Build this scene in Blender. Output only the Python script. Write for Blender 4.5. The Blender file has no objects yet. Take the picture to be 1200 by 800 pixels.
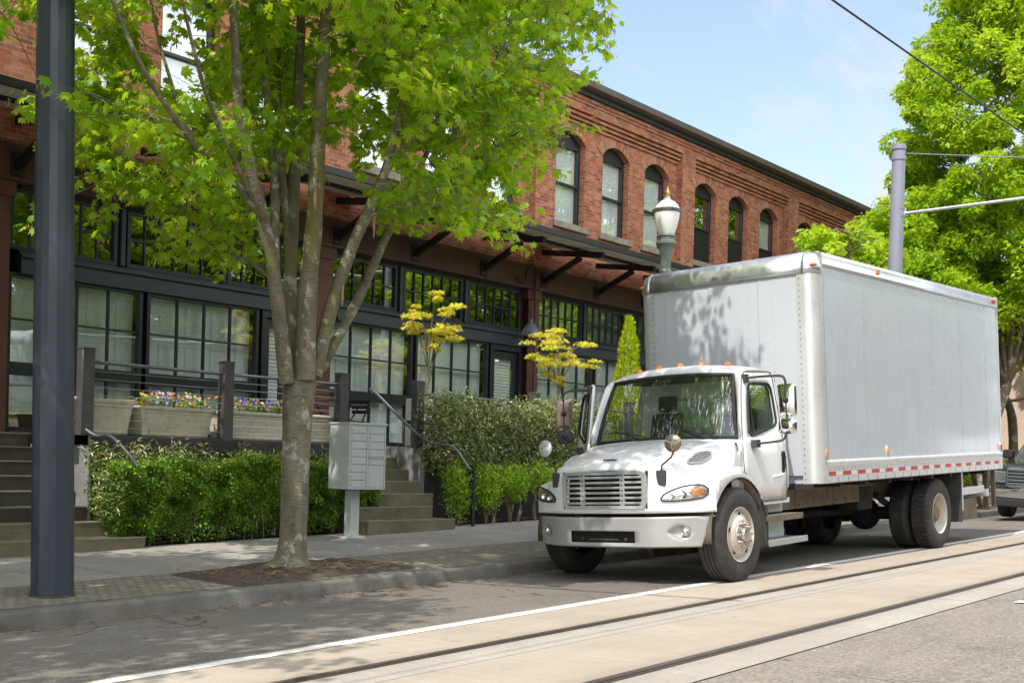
import bpy, bmesh, math, random
import numpy as np
from mathutils import Vector, Matrix, Euler
random.seed(7)
S = bpy.context.scene
C = S.collection
R = math.radians
PI = math.pi
ZO = 1.3                                   # camera height above the world origin

# ------------------------------------------------------------------ mesh helpers
class MB:
    """collects shapes and links them as ONE mesh object"""
    def __init__(s):
        s.v = []; s.f = []; s.m = []; s.uv = {}
    def add(s, vs, fs, mi=0):
        b = len(s.v)
        s.v += [tuple(p) for p in vs]
        for f in fs:
            s.f.append(tuple(b + i for i in f)); s.m.append(mi)
        return b
    def box(s, x0, x1, y0, y1, z0, z1, mi=0):
        if x0 > x1: x0, x1 = x1, x0
        if y0 > y1: y0, y1 = y1, y0
        if z0 > z1: z0, z1 = z1, z0
        s.add([(x0,y0,z0),(x1,y0,z0),(x1,y1,z0),(x0,y1,z0),(x0,y0,z1),(x1,y0,z1),(x1,y1,z1),(x0,y1,z1)],
              [(3,2,1,0),(4,5,6,7),(0,1,5,4),(1,2,6,5),(2,3,7,6),(3,0,4,7)], mi)
    def bar(s, a, b, w, h, up=(0,0,1), mi=0):
        a = Vector(a); b = Vector(b); d = (b-a).normalized(); u = Vector(up)
        x = d.cross(u)
        if x.length < 1e-4: x = d.cross(Vector((1,0,0)))
        x.normalize(); u = x.cross(d)
        vs = []
        for p in (a, b):
            for i, j in ((-1,-1),(1,-1),(1,1),(-1,1)):
                vs.append(p + x*(i*w/2) + u*(j*h/2))
        s.add(vs, [(0,1,2,3),(7,6,5,4),(0,4,5,1),(1,5,6,2),(2,6,7,3),(3,7,4,0)], mi)
    def tube(s, pts, r, n=8, mi=0, caps=True):
        pts = [Vector(p) for p in pts]
        rs = r if isinstance(r, (list, tuple)) else [r]*len(pts)
        rings = []; prev = None
        for i, p in enumerate(pts):
            d = (pts[min(i+1, len(pts)-1)] - pts[max(i-1, 0)])
            if d.length < 1e-9: d = Vector((0,0,1))
            d.normalize()
            if prev is None:
                x = d.cross(Vector((0,0,1)))
                if x.length < 1e-3: x = Vector((1,0,0))
            else:
                x = prev - d*prev.dot(d)
                if x.length < 1e-5: x = d.orthogonal()
            x.normalize(); prev = x; y = d.cross(x)
            rings.append([p + (x*math.cos(2*PI*k/n) + y*math.sin(2*PI*k/n))*rs[i] for k in range(n)])
        b = len(s.v)
        for rg in rings: s.v += [tuple(q) for q in rg]
        for i in range(len(pts)-1):
            for k in range(n):
                k2 = (k+1) % n
                s.f.append((b+i*n+k, b+i*n+k2, b+(i+1)*n+k2, b+(i+1)*n+k)); s.m.append(mi)
        if caps:
            s.f.append(tuple(b+k for k in range(n))[::-1]); s.m.append(mi)
            e = b+(len(pts)-1)*n
            s.f.append(tuple(e+k for k in range(n))); s.m.append(mi)
    def lathe(s, prof, n=24, o=(0,0,0), axis='z', mi=0, cap0=False, cap1=False, mis=None):
        """prof: (radius, height along axis)"""
        o = Vector(o); b = len(s.v)
        for r, h in prof:
            for k in range(n):
                a = 2*PI*k/n; c, q = r*math.cos(a), r*math.sin(a)
                p = (c,q,h) if axis == 'z' else ((c,h,q) if axis == 'y' else (h,c,q))
                s.v.append(tuple(o+Vector(p)))
        for i in range(len(prof)-1):
            for k in range(n):
                k2 = (k+1) % n
                f = (b+i*n+k, b+i*n+k2, b+(i+1)*n+k2, b+(i+1)*n+k)
                s.f.append(f if axis != 'y' else f[::-1]); s.m.append(mis[i] if mis else mi)
        if cap0: s.f.append(tuple(b+k for k in range(n))); s.m.append(mis[0] if mis else mi)
        if cap1:
            e = b+(len(prof)-1)*n
            s.f.append(tuple(e+k for k in range(n))); s.m.append(mis[-1] if mis else mi)
    def prism(s, poly, plane, a, b, mi=0):
        def P(u, w, t):
            return (u,w,t) if plane == 'xy' else ((u,t,w) if plane == 'xz' else (t,u,w))
        n = len(poly)
        s.add([P(u,w,a) for u,w in poly]+[P(u,w,b) for u,w in poly],
              [tuple(range(n))[::-1], tuple(range(n,2*n))]+[(i,(i+1)%n,n+(i+1)%n,n+i) for i in range(n)], mi)
    def grid(s, rows, mi=0, skip=None, closed=False):
        nr, nc = len(rows), len(rows[0]); b = len(s.v)
        for r in rows: s.v += [tuple(p) for p in r]
        for i in range(nr-1):
            for j in range(nc if closed else nc-1):
                if skip and skip(i, j): continue
                j2 = (j+1) % nc
                s.f.append((b+i*nc+j, b+i*nc+j2, b+(i+1)*nc+j2, b+(i+1)*nc+j)); s.m.append(mi)
    def ball(s, c, r, n=12, m=8, sc=(1,1,1), mi=0):
        prof = [(r*math.sin(PI*i/m), -r*math.cos(PI*i/m)) for i in range(m+1)]
        b = len(s.v)
        s.lathe(prof, n, (0,0,0), 'z', mi)
        for i in range(b, len(s.v)):
            p = s.v[i]; s.v[i] = (c[0]+p[0]*sc[0], c[1]+p[1]*sc[1], c[2]+p[2]*sc[2])
    def xform(s, M, start=0):
        for i in range(start, len(s.v)):
            s.v[i] = tuple(M @ Vector(s.v[i]))
    def build(s, name, mats, parent=None, smooth=35, bevel=0.0, solid=0.0, loc=None, off=-1, weld=True, segs=2):
        me = bpy.data.meshes.new(name)
        me.from_pydata(s.v, [], s.f)
        if not isinstance(mats, (list, tuple)): mats = [mats]
        for m in mats: me.materials.append(m)
        if len(mats) > 1: me.polygons.foreach_set('material_index', s.m)
        me.update()
        if weld or bevel or solid:
            bm = bmesh.new(); bm.from_mesh(me)
            bmesh.ops.remove_doubles(bm, verts=bm.verts, dist=1e-5)
            bmesh.ops.recalc_face_normals(bm, faces=bm.faces)
            bm.to_mesh(me); bm.free()
        if smooth:
            me.polygons.foreach_set('use_smooth', [True]*len(me.polygons))
            me.set_sharp_from_angle(angle=R(smooth))
        o = bpy.data.objects.new(name, me); C.objects.link(o)
        if parent: o.parent = parent
        if loc: o.location = loc
        if solid:
            md = o.modifiers.new('thickness', 'SOLIDIFY'); md.thickness = solid; md.offset = off
        if bevel:
            md = o.modifiers.new('edges', 'BEVEL'); md.width = bevel; md.segments = segs
            md.limit_method = 'ANGLE'; md.angle_limit = R(40); md.harden_normals = False
        return o

def tag(o, label=None, cat=None, group=None, kind=None):
    if label: o['label'] = label
    if cat: o['category'] = cat
    if group: o['group'] = group
    if kind: o['kind'] = kind
    return o
def thing(name, loc=(0,0,0), label=None, cat=None, group=None, kind=None, rz=0):
    o = bpy.data.objects.new(name, None); C.objects.link(o)
    o.empty_display_size = .2
    o.location = loc; o.rotation_euler = (0,0,rz)
    return tag(o, label, cat, group, kind)
def copy_tree(o, parent=None):
    c = o.copy(); C.objects.link(c); c.parent = parent
    if parent is not None: c.matrix_parent_inverse = o.matrix_parent_inverse.copy()
    for ch in o.children: copy_tree(ch, c)
    return c
def lerp(a, b, t): return a+(b-a)*t
def tab(x, T):
    if x <= T[0][0]: return T[0][1]
    for (a, u), (b, w) in zip(T, T[1:]):
        if x <= b: return u+(w-u)*(x-a)/(b-a)
    return T[-1][1]
def stab(x, T):
    """smooth (Catmull) table lookup"""
    n = len(T)
    if x <= T[0][0]: return T[0][1]
    if x >= T[-1][0]: return T[-1][1]
    for i in range(n-1):
        if x <= T[i+1][0]:
            x0, y0 = T[i]; x1, y1 = T[i+1]
            m0 = (T[i+1][1]-T[i-1][1])/(T[i+1][0]-T[i-1][0]) if i > 0 else (y1-y0)/(x1-x0)
            m1 = (T[i+2][1]-y0)/(T[i+2][0]-x0) if i+2 < n else (y1-y0)/(x1-x0)
            h = x1-x0; t = (x-x0)/h
            return (2*t**3-3*t*t+1)*y0+(t**3-2*t*t+t)*h*m0+(-2*t**3+3*t*t)*y1+(t**3-t*t)*h*m1
def sstep(a, b, x):
    t = min(1, max(0, (x-a)/(b-a))); return t*t*(3-2*t)
def spline(pts, k=6):
    P = [Vector(p) for p in pts]; out = []
    for i in range(len(P)-1):
        p0 = P[i-1] if i else P[0]*2-P[1]; p1 = P[i]; p2 = P[i+1]; p3 = P[i+2] if i+2 < len(P) else P[-1]*2-P[-2]
        for j in range(k):
            t = j/k
            out.append(.5*((2*p1)+(p2-p0)*t+(2*p0-5*p1+4*p2-p3)*t*t+(3*p1-p0-3*p2+p3)*t**3))
    out.append(P[-1]); return out

# ------------------------------------------------------------------ camera and the place's frame
F, PX, PY = 1397.0, 600.0, 541.3           # focal length and principal point of the photograph, in its pixels
YAW, ROLL = .684, -.027
_sa, _ca = math.sin(YAW), math.cos(YAW)
_M = Matrix(((_sa,-_ca,0),(0,0,1),(_ca,_sa,0)))
_cr, _sr = math.cos(ROLL), math.sin(ROLL)
CAMM = Matrix(((_cr,-_sr,0),(_sr,_cr,0),(0,0,1))) @ _M     # world -> (right, up, forward)
def at(px, py, Y):
    """the point on the vertical plane at distance Y across the street seen at that place of the photograph"""
    r = CAMM.transposed() @ Vector(((px-PX)/F, -(py-PY)/F, 1)); r = r*(Y/r.y)
    return Vector((r.x, r.y, r.z+ZO))
cam = bpy.data.cameras.new('camera'); camo = bpy.data.objects.new('camera', cam); C.objects.link(camo)
S.camera = camo
rt, up, fw = CAMM[0], CAMM[1], CAMM[2]
camo.matrix_world = Matrix(((rt.x, up.x, -fw.x, 0),(rt.y, up.y, -fw.y, 0),(rt.z, up.z, -fw.z, ZO),(0,0,0,1)))
cam.sensor_fit = 'HORIZONTAL'; cam.sensor_width = 36; cam.lens = 36*F/1200
cam.shift_x = 0; cam.shift_y = (PY-400)/1200
cam.clip_start = .05; cam.clip_end = 3000

def road_z(x, y):
    y = max(y, -3.0)
    return .051+.021*(x-11.79)-.033*(y-6.29)
def walk_z(x, y):
    return .105+.021*(x-11.8)+.02*(y-9.0)
def kerb_y(x):
    return tab(x, [(-60,9.38),(3,9.34),(6,9.24),(7.4,9.17),(9,9.08),(11,9.0),(200,9.0)])

# ------------------------------------------------------------------ materials
def mat(name):
    m = bpy.data.materials.new(name); m.use_nodes = True
    nt = m.node_tree; b = nt.nodes['Principled BSDF']
    return m, nt, b
class N:
    """tiny node builder"""
    def __init__(s, nt): s.t = nt
    def n(s, typ, **kw):
        o = s.t.nodes.new(typ)
        for k, w in kw.items():
            if k == 'ins':
                for i, val in w.items():
                    if isinstance(val, bpy.types.NodeSocket): s.t.links.new(val, o.inputs[i])
                    else: o.inputs[i].default_value = val
            else: setattr(o, k, w)
        return o
    def l(s, a, b): s.t.links.new(a, b)
    def math(s, op, a, b=None, clamp=False):
        o = s.n('ShaderNodeMath', operation=op, use_clamp=clamp)
        for i, w in enumerate((a, b)):
            if w is None: continue
            if isinstance(w, bpy.types.NodeSocket): s.l(w, o.inputs[i])
            else: o.inputs[i].default_value = w
        return o.outputs[0]
    def noise(s, vec, scale, detail=4, rough=.55, w=None):
        o = s.n('ShaderNodeTexNoise', ins={'Scale': scale, 'Detail': detail, 'Roughness': rough})
        if vec is not None: s.l(vec, o.inputs['Vector'])
        return o.outputs['Fac']
    def ramp(s, fac, stops, interp='LINEAR'):
        o = s.n('ShaderNodeValToRGB'); o.color_ramp.interpolation = interp
        e = o.color_ramp.elements
        while len(e) < len(stops): e.new(.5)
        for el, (p, c) in zip(e, stops):
            el.position = p; el.color = (*c, 1) if len(c) == 3 else c
        s.l(fac, o.inputs[0]); return o.outputs[0]
    def mix(s, fac, a, b, mode='MIX'):
        o = s.n('ShaderNodeMix', data_type='RGBA', blend_type=mode)
        for k, w in ((0, fac), (6, a), (7, b)):
            sock = o.inputs[k]
            if isinstance(w, bpy.types.NodeSocket): s.l(w, sock)
            elif k == 0: sock.default_value = w
            else: sock.default_value = (*w, 1) if len(w) == 3 else w
        return o.outputs[2]
    def bump(s, h, strength=.3, dist=.01, normal=None):
        o = s.n('ShaderNodeBump', ins={'Strength': strength, 'Distance': dist})
        s.l(h, o.inputs['Height'])
        if normal is not None: s.l(normal, o.inputs['Normal'])
        return o.outputs[0]
    def obj(s): return s.n('ShaderNodeTexCoord').outputs['Object']
    def pos(s): return s.n('ShaderNodeNewGeometry').outputs['Position']
    def scale(s, vec, sc):
        o = s.n('ShaderNodeVectorMath', operation='MULTIPLY'); s.l(vec, o.inputs[0]); o.inputs[1].default_value = sc
        return o.outputs[0]

def simple(name, col, rough=.5, metal=0, var=.12, vscale=6, bump=0, bscale=60, spec=None, coat=0, dirt=None, sc3=(1,1,1)):
    """a paint, metal or stone with uneven tone, fine wear and some bump"""
    m, nt, b = mat(name); g = N(nt)
    v = g.scale(g.obj(), sc3)
    n1 = g.noise(v, vscale, 6, .6)
    lo = tuple(c*(1-var) for c in col); hi = tuple(min(1, c*(1+var)) for c in col)
    c = g.ramp(n1, [(.3, lo), (.7, hi)])
    if dirt:
        n2 = g.noise(v, vscale*2.3, 8, .7)
        c = g.mix(g.ramp(n2, [(.55,(0,0,0)),(.75,(dirt[3],)*3)]), c, dirt[:3])
    g.l(c, b.inputs['Base Color'])
    b.inputs['Metallic'].default_value = metal
    rr = g.noise(v, vscale*3, 4)
    g.l(g.ramp(rr, [(.3,(max(.02,rough*.8),)*3),(.7,(min(1,rough*1.2),)*3)]), b.inputs['Roughness'])
    if coat: b.inputs['Coat Weight'].default_value = coat; b.inputs['Coat Roughness'].default_value = .06
    if spec is not None: b.inputs['Specular IOR Level'].default_value = spec
    if bump:
        g.l(g.bump(g.noise(v, bscale, 5), bump, .01), b.inputs['Normal'])
    return m

def brick_vec(g):
    """wall coordinates: along the wall and up, for walls facing either way"""
    p = g.n('ShaderNodeSeparateXYZ'); geo = g.n('ShaderNodeNewGeometry'); g.l(g.obj(), p.inputs[0])
    nn = g.n('ShaderNodeSeparateXYZ'); g.l(geo.outputs['True Normal'], nn.inputs[0])
    ax = g.math('GREATER_THAN', g.math('ABSOLUTE', nn.outputs[0]), .7)
    az = g.math('GREATER_THAN', g.math('ABSOLUTE', nn.outputs[2]), .7)
    u = g.math('ADD', g.math('MULTIPLY', p.outputs[0], g.math('SUBTRACT', 1.0, ax)), g.math('MULTIPLY', p.outputs[1], ax))
    w = g.math('ADD', g.math('MULTIPLY', p.outputs[2], g.math('SUBTRACT', 1.0, az)), g.math('MULTIPLY', p.outputs[1], az))
    c = g.n('ShaderNodeCombineXYZ'); g.l(u, c.inputs[0]); g.l(w, c.inputs[1])
    return c.outputs[0]
def brick_material(name, mode='wall'):
    m, nt, b = mat(name); g = N(nt)
    if mode == 'wall': vec = brick_vec(g)
    else: vec = g.n('ShaderNodeUVMap').outputs[0]
    warp = g.noise(vec, 3.0, 3)
    ofs = g.n('ShaderNodeVectorMath', operation='ADD'); g.l(vec, ofs.inputs[0])
    cx = g.n('ShaderNodeCombineXYZ'); g.l(g.math('MULTIPLY', g.math('SUBTRACT', warp, .5), .012), cx.inputs[1]); g.l(cx.outputs[0], ofs.inputs[1])
    bt = g.n('ShaderNodeTexBrick', offset=.5, ins={'Scale': 1.0, 'Mortar Size': .006, 'Mortar Smooth': .15, 'Bias': 0.0,
             'Brick Width': .212, 'Row Height': .0735, 'Color1': (0,0,0,1), 'Color2': (1,1,1,1), 'Mortar': (.5,.5,.5,1)})
    g.l(ofs.outputs[0], bt.inputs['Vector'])
    col = g.ramp(bt.outputs['Color'], [(0,(.17,.052,.032)),(.22,(.32,.085,.042)),(.5,(.43,.120,.053)),(.75,(.50,.165,.075)),(.9,(.54,.23,.12)),(1,(.22,.07,.05))])
    big = g.noise(vec, .8, 5, .6)
    col = g.mix(g.ramp(big, [(.35,(0,0,0)),(.7,(.45,)*3)]), col, (.56,.225,.10))
    soot = g.noise(g.scale(vec, (1.2,.28,1)), 1.3, 6, .65)
    col = g.mix(g.ramp(soot, [(.50,(0,0,0)),(.72,(.55,)*3)]), col, (.24,.085,.055))
    spot = g.noise(vec, 9, 6, .7)
    col = g.mix(g.ramp(spot, [(.60,(0,0,0)),(.72,(.5,)*3)]), col, (.20,.06,.045))
    eff = g.noise(vec, 1.7, 8, .68)
    pale = g.ramp(eff, [(.55,(0,0,0)),(.70,(.55,)*3)])
    col = g.mix(pale, col, (.52,.34,.22))
    mort = g.ramp(g.noise(vec, 5, 5), [(.35,(.28,.15,.09)),(.68,(.58,.44,.33))])
    col = g.mix(bt.outputs['Fac'], col, mort)
    g.l(col, b.inputs['Base Color']); b.inputs['Roughness'].default_value = .88
    h = g.math('SUBTRACT', g.math('MULTIPLY', g.noise(vec, 45, 5), .35), bt.outputs['Fac'])
    g.l(g.bump(h, .8, .008), b.inputs['Normal'])
    return m

def glass_material(name, tint=(.75,.8,.78), refl=1.0, rough=.0, wav=0.0):
    """thin sheet glass: see-through tint with mirror reflection that grows towards grazing views"""
    m = bpy.data.materials.new(name); m.use_nodes = True; nt = m.node_tree; g = N(nt)
    for n in list(nt.nodes): nt.nodes.remove(n)
    out = g.n('ShaderNodeOutputMaterial')
    tr = g.n('ShaderNodeBsdfTransparent'); tr.inputs[0].default_value = (*tint, 1)
    gl = g.n('ShaderNodeBsdfGlossy', ins={'Roughness': rough, 'Color': (.95,1,.97,1)})
    fr = g.n('ShaderNodeLayerWeight', ins={'Blend': .5})
    f2 = g.math('POWER', fr.outputs['Facing'], 3.0)
    fac = g.math('ADD', g.math('MULTIPLY', f2, .75), .085*refl, clamp=True)
    if refl > 1: fac = g.math('MINIMUM', g.math('MULTIPLY', fac, refl), .95)
    if wav:
        bp = g.bump(g.noise(g.obj(), 1.3, 2), wav, .02); g.l(bp, gl.inputs['Normal'])
    mx = g.n('ShaderNodeMixShader'); g.l(fac, mx.inputs[0]); g.l(tr.outputs[0], mx.inputs[1]); g.l(gl.outputs[0], mx.inputs[2])
    g.l(mx.outputs[0], out.inputs[0])
    return m

def leaf_material(name, stops, trans=.5, tcol=(.35,.55,.05), rough=.5, spec=.4):
    m = bpy.data.materials.new(name); m.use_nodes = True; nt = m.node_tree; g = N(nt)
    b = nt.nodes['Principled BSDF']; out = nt.nodes['Material Output']
    a = g.n('ShaderNodeAttribute', attribute_name='tone')
    col = g.ramp(a.outputs['Fac'], stops)
    g.l(col, b.inputs['Base Color']); b.inputs['Roughness'].default_value = rough
    b.inputs['Specular IOR Level'].default_value = spec
    t = g.n('ShaderNodeBsdfTranslucent')
    tc = g.mix(.55, col, tcol); g.l(tc, t.inputs[0])
    mx = g.n('ShaderNodeMixShader', ins={0: trans}); g.l(b.outputs[0], mx.inputs[1]); g.l(t.outputs[0], mx.inputs[2])
    g.l(mx.outputs[0], out.inputs[0])
    return m
# ------------------------------------------------------------------ the materials of the place
M = {}
M['brick'] = brick_material('red_brick')
M['brick_arch'] = brick_material('red_brick_arch', 'uv')
M['stone'] = simple('sandstone', (.30,.27,.20), .9, var=.3, vscale=7, bump=.4, bscale=40, dirt=(.12,.11,.07,.7))
M['frame'] = simple('black_window_paint', (.016,.019,.024), .38, var=.25)
M['beam'] = simple('slate_blue_paint', (.040,.050,.066), .42, var=.15, vscale=2)
M['rust'] = simple('brown_painted_steel', (.090,.045,.030), .6, var=.3, vscale=2.5, dirt=(.04,.03,.028,.7))
M['column'] = simple('red_brown_column_paint', (.12,.040,.027), .55, var=.25, vscale=3)
M['black'] = simple('black_steel', (.014,.014,.016), .45, var=.3)
M['cornice'] = simple('brown_cornice_metal', (.145,.118,.100), .55, var=.15, vscale=2)
M['fascia'] = simple('teal_grey_fascia', (.052,.072,.078), .5, var=.2, vscale=2)
M['soffit'] = simple('pale_canopy_board', (.80,.76,.66), .6, var=.12, vscale=3)
def blind_material():
    m, nt, b = mat('pale_striped_blind'); g = N(nt); v = g.obj()
    p = g.n('ShaderNodeSeparateXYZ'); g.l(v, p.inputs[0])
    st = g.math('FRACT', g.math('MULTIPLY', p.outputs[2], 1/.066))
    col = g.ramp(st, [(0,(.56,.61,.59)),(.12,(.86,.92,.89)),(1,(.80,.87,.84))])
    col = g.mix(g.ramp(g.noise(g.scale(v, (1,1,.25)), 1.3, 4), [(.35,(0,0,0)),(.7,(.4,)*3)]), col, (.58,.66,.64))
    g.l(col, b.inputs['Base Color']); b.inputs['Roughness'].default_value = .7
    return m
M['blind'] = blind_material()
M['whiteblind'] = simple('white_blind', (.86,.88,.88), .6, var=.05)
M['dark_room'] = simple('dark_interior', (.03,.03,.032), .9)
M['glass'] = glass_material('window_glass', (.97,1,.98), 1.75, wav=.12)
M['glass_dark'] = glass_material('clerestory_glass', (.50,.54,.52), 1.8, wav=.15)
M['deck'] = simple('dark_deck_steel', (.030,.029,.030), .55, var=.3, vscale=3)
M['post'] = simple('charcoal_post_paint', (.070,.066,.070), .42, var=.12)
M['pipe'] = simple('grey_rail_pipe', (.13,.135,.15), .35, metal=.5, var=.15)
M['cable'] = simple('steel_cable', (.5,.5,.5), .35, metal=.9)
M['step_dark'] = simple('shaded_step_concrete', (.050,.046,.034), .92, var=.35, vscale=2.2, bump=.3, bscale=50, dirt=(.045,.05,.018,.7))  # upper left steps: concrete darkened to paint the shade on them
M['tread'] = simple('lit_tread_edge', (.24,.22,.16), .9, var=.3, vscale=5)  # pale strip painting the light that catches the treads
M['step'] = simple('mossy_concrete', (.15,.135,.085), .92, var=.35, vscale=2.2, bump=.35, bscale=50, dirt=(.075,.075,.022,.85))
M['cheek'] = simple('grey_concrete_cheek', (.20,.20,.195), .85, var=.25, vscale=2, bump=.2)
M['planter'] = simple('weathered_planter_stone', (.63,.57,.45), .9, var=.22, vscale=4, bump=.4, bscale=45, dirt=(.14,.14,.06,.6))
M['soil'] = simple('brown_soil', (.078,.058,.043), .97, var=.45, vscale=9, bump=.9, bscale=55, dirt=(.24,.17,.11,.7))
M['mailbox'] = simple('pale_grey_mailbox_paint', (.50,.535,.52), .38, var=.05, vscale=2, dirt=(.42,.44,.42,.4))
M['pole'] = simple('dark_slate_pole_paint', (.036,.046,.062), .38, var=.2, vscale=2.5, dirt=(.020,.026,.038,.8), sc3=(1,1,.45))
M['grey_pole'] = simple('blue_grey_pole_paint', (.23,.235,.29), .38, var=.10, vscale=2)
M['galv'] = simple('galvanised_steel', (.52,.53,.52), .4, metal=.6, var=.15)
M['lamp_green'] = simple('sage_green_lamp_paint', (.155,.185,.145), .45, var=.15)
M['gold'] = simple('gilded_metal', (.62,.42,.18), .35, metal=.7)
M['wire'] = simple('dark_wire', (.02,.02,.022), .5)
M['rail'] = simple('worn_rail_steel', (.10,.080,.066), .45, metal=.3, var=.2, vscale=4)
M['railgroove'] = simple('rail_groove', (.028,.024,.022), .8)
M['whiteline'] = None

def bark_material(name, c1, c2, moss=(.16,.14,.03)):
    m, nt, b = mat(name); g = N(nt)
    v = g.obj(); n1 = g.noise(g.scale(v, (1,1,.5)), 6, 8, .65)
    col = g.ramp(n1, [(.3, c1), (.7, c2)])
    lent = g.noise(g.scale(v, (5,5,38)), 1.6, 3, .6)          # thin cross bands
    col = g.mix(g.ramp(lent, [(.57,(0,0,0)),(.64,(.5,)*3)]), col, tuple(c*.45 for c in c1))
    ms = g.noise(g.scale(v, (1,1,.45)), 2.1, 5, .6)
    col = g.mix(g.ramp(ms, [(.52,(0,0,0)),(.66,(.75,)*3)]), col, moss)
    li = g.noise(v, 4.2, 7, .7)
    col = g.mix(g.ramp(li, [(.56,(0,0,0)),(.62,(.8,)*3)]), col, (.42,.41,.35))
    g.l(col, b.inputs['Base Color']); b.inputs['Roughness'].default_value = .9
    h = g.math('ADD', g.noise(g.scale(v, (3,3,9)), 6, 6), g.math('MULTIPLY', lent, .6))
    g.l(g.bump(h, .7, .02), b.inputs['Normal'])
    return m
M['bark'] = bark_material('maple_bark', (.105,.090,.058), (.235,.21,.15), (.185,.165,.03))
M['bark_dark'] = bark_material('brown_bark', (.10,.07,.045), (.19,.14,.09))

def asphalt(name, c, spread=.5, grain=150, pale=(.36,.33,.29), amount=.5, tyre=False):
    m, nt, b = mat(name); g = N(nt); v = g.pos()
    big = g.noise(v, .55, 6, .6); col = g.ramp(big, [(.3, tuple(x*.8 for x in c)), (.7, tuple(x*1.2 for x in c))])
    vo = g.n('ShaderNodeTexVoronoi', ins={'Scale': grain*.55}); g.l(v, vo.inputs['Vector'])
    sp = g.ramp(vo.outputs['Color'], [(.35,(0,0,0)),(.8,(amount,)*3)])
    col = g.mix(sp, col, pale)
    fine = g.noise(v, grain, 3, .7)
    col = g.mix(g.ramp(fine, [(.35,(spread,)*3),(.6,(0,0,0))]), col, tuple(x*.45 for x in c))
    st = g.noise(g.scale(v, (.35,2.2,1)), 1.1, 6, .65)
    col = g.mix(g.ramp(st, [(.52,(0,0,0)),(.75,(.45,)*3)]), col, tuple(x*.62 for x in c))
    wv = g.n('ShaderNodeVectorMath', operation='ADD'); g.l(v, wv.inputs[0]); nz = g.n('ShaderNodeTexNoise', ins={'Scale': 1.6, 'Detail': 6.0}); g.l(v, nz.inputs['Vector'])
    g.l(g.n('ShaderNodeVectorMath', operation='SCALE', ins={0: nz.outputs['Color'], 'Scale': .9}).outputs[0], wv.inputs[1])
    ck = g.n('ShaderNodeTexVoronoi', feature='DISTANCE_TO_EDGE', ins={'Scale': .33}); g.l(wv.outputs[0], ck.inputs['Vector'])
    cm = g.math('MULTIPLY', g.math('LESS_THAN', ck.outputs['Distance'], .004), g.math('GREATER_THAN', g.noise(v, .5, 2), .5))
    col = g.mix(g.math('MULTIPLY', cm, .75), col, tuple(x*.3 for x in c))
    oil = g.noise(v, 1.7, 8, .74)
    col = g.mix(g.ramp(oil, [(.60,(0,0,0)),(.70,(.6,)*3)]), col, tuple(x*.4 for x in c))
    g.l(col, b.inputs['Base Color']); b.inputs['Roughness'].default_value = .9
    g.l(g.bump(g.math('ADD', fine, vo.outputs['Distance']), .5, .006), b.inputs['Normal'])
    return m
M['asphalt_lane'] = asphalt('dark_lane_asphalt', (.150,.135,.118), .45, 120, (.33,.29,.24), .35)
M['asphalt_coarse'] = asphalt('coarse_pale_asphalt', (.21,.182,.155), .55, 105, (.47,.42,.365), .6)
def slab_material():
    m, nt, b = mat('track_concrete'); g = N(nt); v = g.pos()
    p = g.n('ShaderNodeSeparateXYZ'); g.l(v, p.inputs[0])
    n1 = g.noise(v, .9, 7, .65)
    warm = g.ramp(n1, [(.3,(.335,.275,.22)),(.7,(.45,.38,.305))])
    grey = g.ramp(n1, [(.3,(.34,.315,.28)),(.7,(.46,.43,.385))])
    agg = g.n('ShaderNodeTexVoronoi', ins={'Scale': 60.0}); g.l(v, agg.inputs['Vector'])
    grey = g.mix(g.ramp(agg.outputs['Color'], [(.45,(0,0,0)),(.8,(.5,)*3)]), grey, (.27,.23,.19))
    y = p.outputs[1]
    # the strips between and beside the rails were cast from two kinds of concrete
    a = g.math('LESS_THAN', y, 5.66); c = g.math('GREATER_THAN', y, 5.13); d = g.math('LESS_THAN', y, 4.08)
    isgrey = g.math('MAXIMUM', g.math('MULTIPLY', a, c), d)
    col = g.mix(isgrey, warm, grey)
    br = g.noise(g.scale(v, (9,.5,1)), 1.4, 5, .6)          # brush strokes
    col = g.mix(g.ramp(br, [(.52,(0,0,0)),(.68,(.30,)*3)]), col, (.56,.49,.40))
    gw = g.noise(g.scale(v,(.5,1.4,1)), .9, 7, .7)
    col = g.mix(g.ramp(gw, [(.44,(0,0,0)),(.68,(.6,)*3)]), col, (.33,.295,.25))
    fine = g.noise(v, 90, 4, .7)
    col = g.mix(g.ramp(fine, [(.33,(.5,)*3),(.55,(0,0,0))]), col, (.22,.18,.13))
    stn = g.noise(g.scale(v,(.3,1.6,1)), 1.3, 7, .7)
    col = g.mix(g.ramp(stn, [(.55,(0,0,0)),(.75,(.42,)*3)]), col, (.24,.19,.14))
    j = g.math('LESS_THAN', g.math('ABSOLUTE', g.math('SUBTRACT', y, 5.13)), .007)
    x4 = g.math('ABSOLUTE', g.math('SUBTRACT', g.math('FRACT', g.math('MULTIPLY', p.outputs[0], 1/7.5)), .5))
    j2 = g.math('LESS_THAN', x4, .0010)
    oil = g.noise(v, 2.6, 8, .72)
    col = g.mix(g.ramp(oil, [(.60,(0,0,0)),(.70,(.55,)*3)]), col, (.20,.165,.13))
    rust = g.math('MINIMUM', g.math('ABSOLUTE', g.math('SUBTRACT', y, 5.6)), g.math('ABSOLUTE', g.math('SUBTRACT', y, 4.07)))
    col = g.mix(g.math('MULTIPLY', g.math('SUBTRACT', 1.0, g.math('DIVIDE', rust, .22), clamp=True), g.math('MULTIPLY', stn, .8)), col, (.17,.125,.09))
    col = g.mix(g.math('MULTIPLY', g.math('MAXIMUM', j, j2), .75), col, (.10,.085,.07))
    g.l(col, b.inputs['Base Color']); b.inputs['Roughness'].default_value = .88
    g.l(g.bump(fine, .25, .006), b.inputs['Normal'])
    return m
M['slab'] = slab_material()
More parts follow.
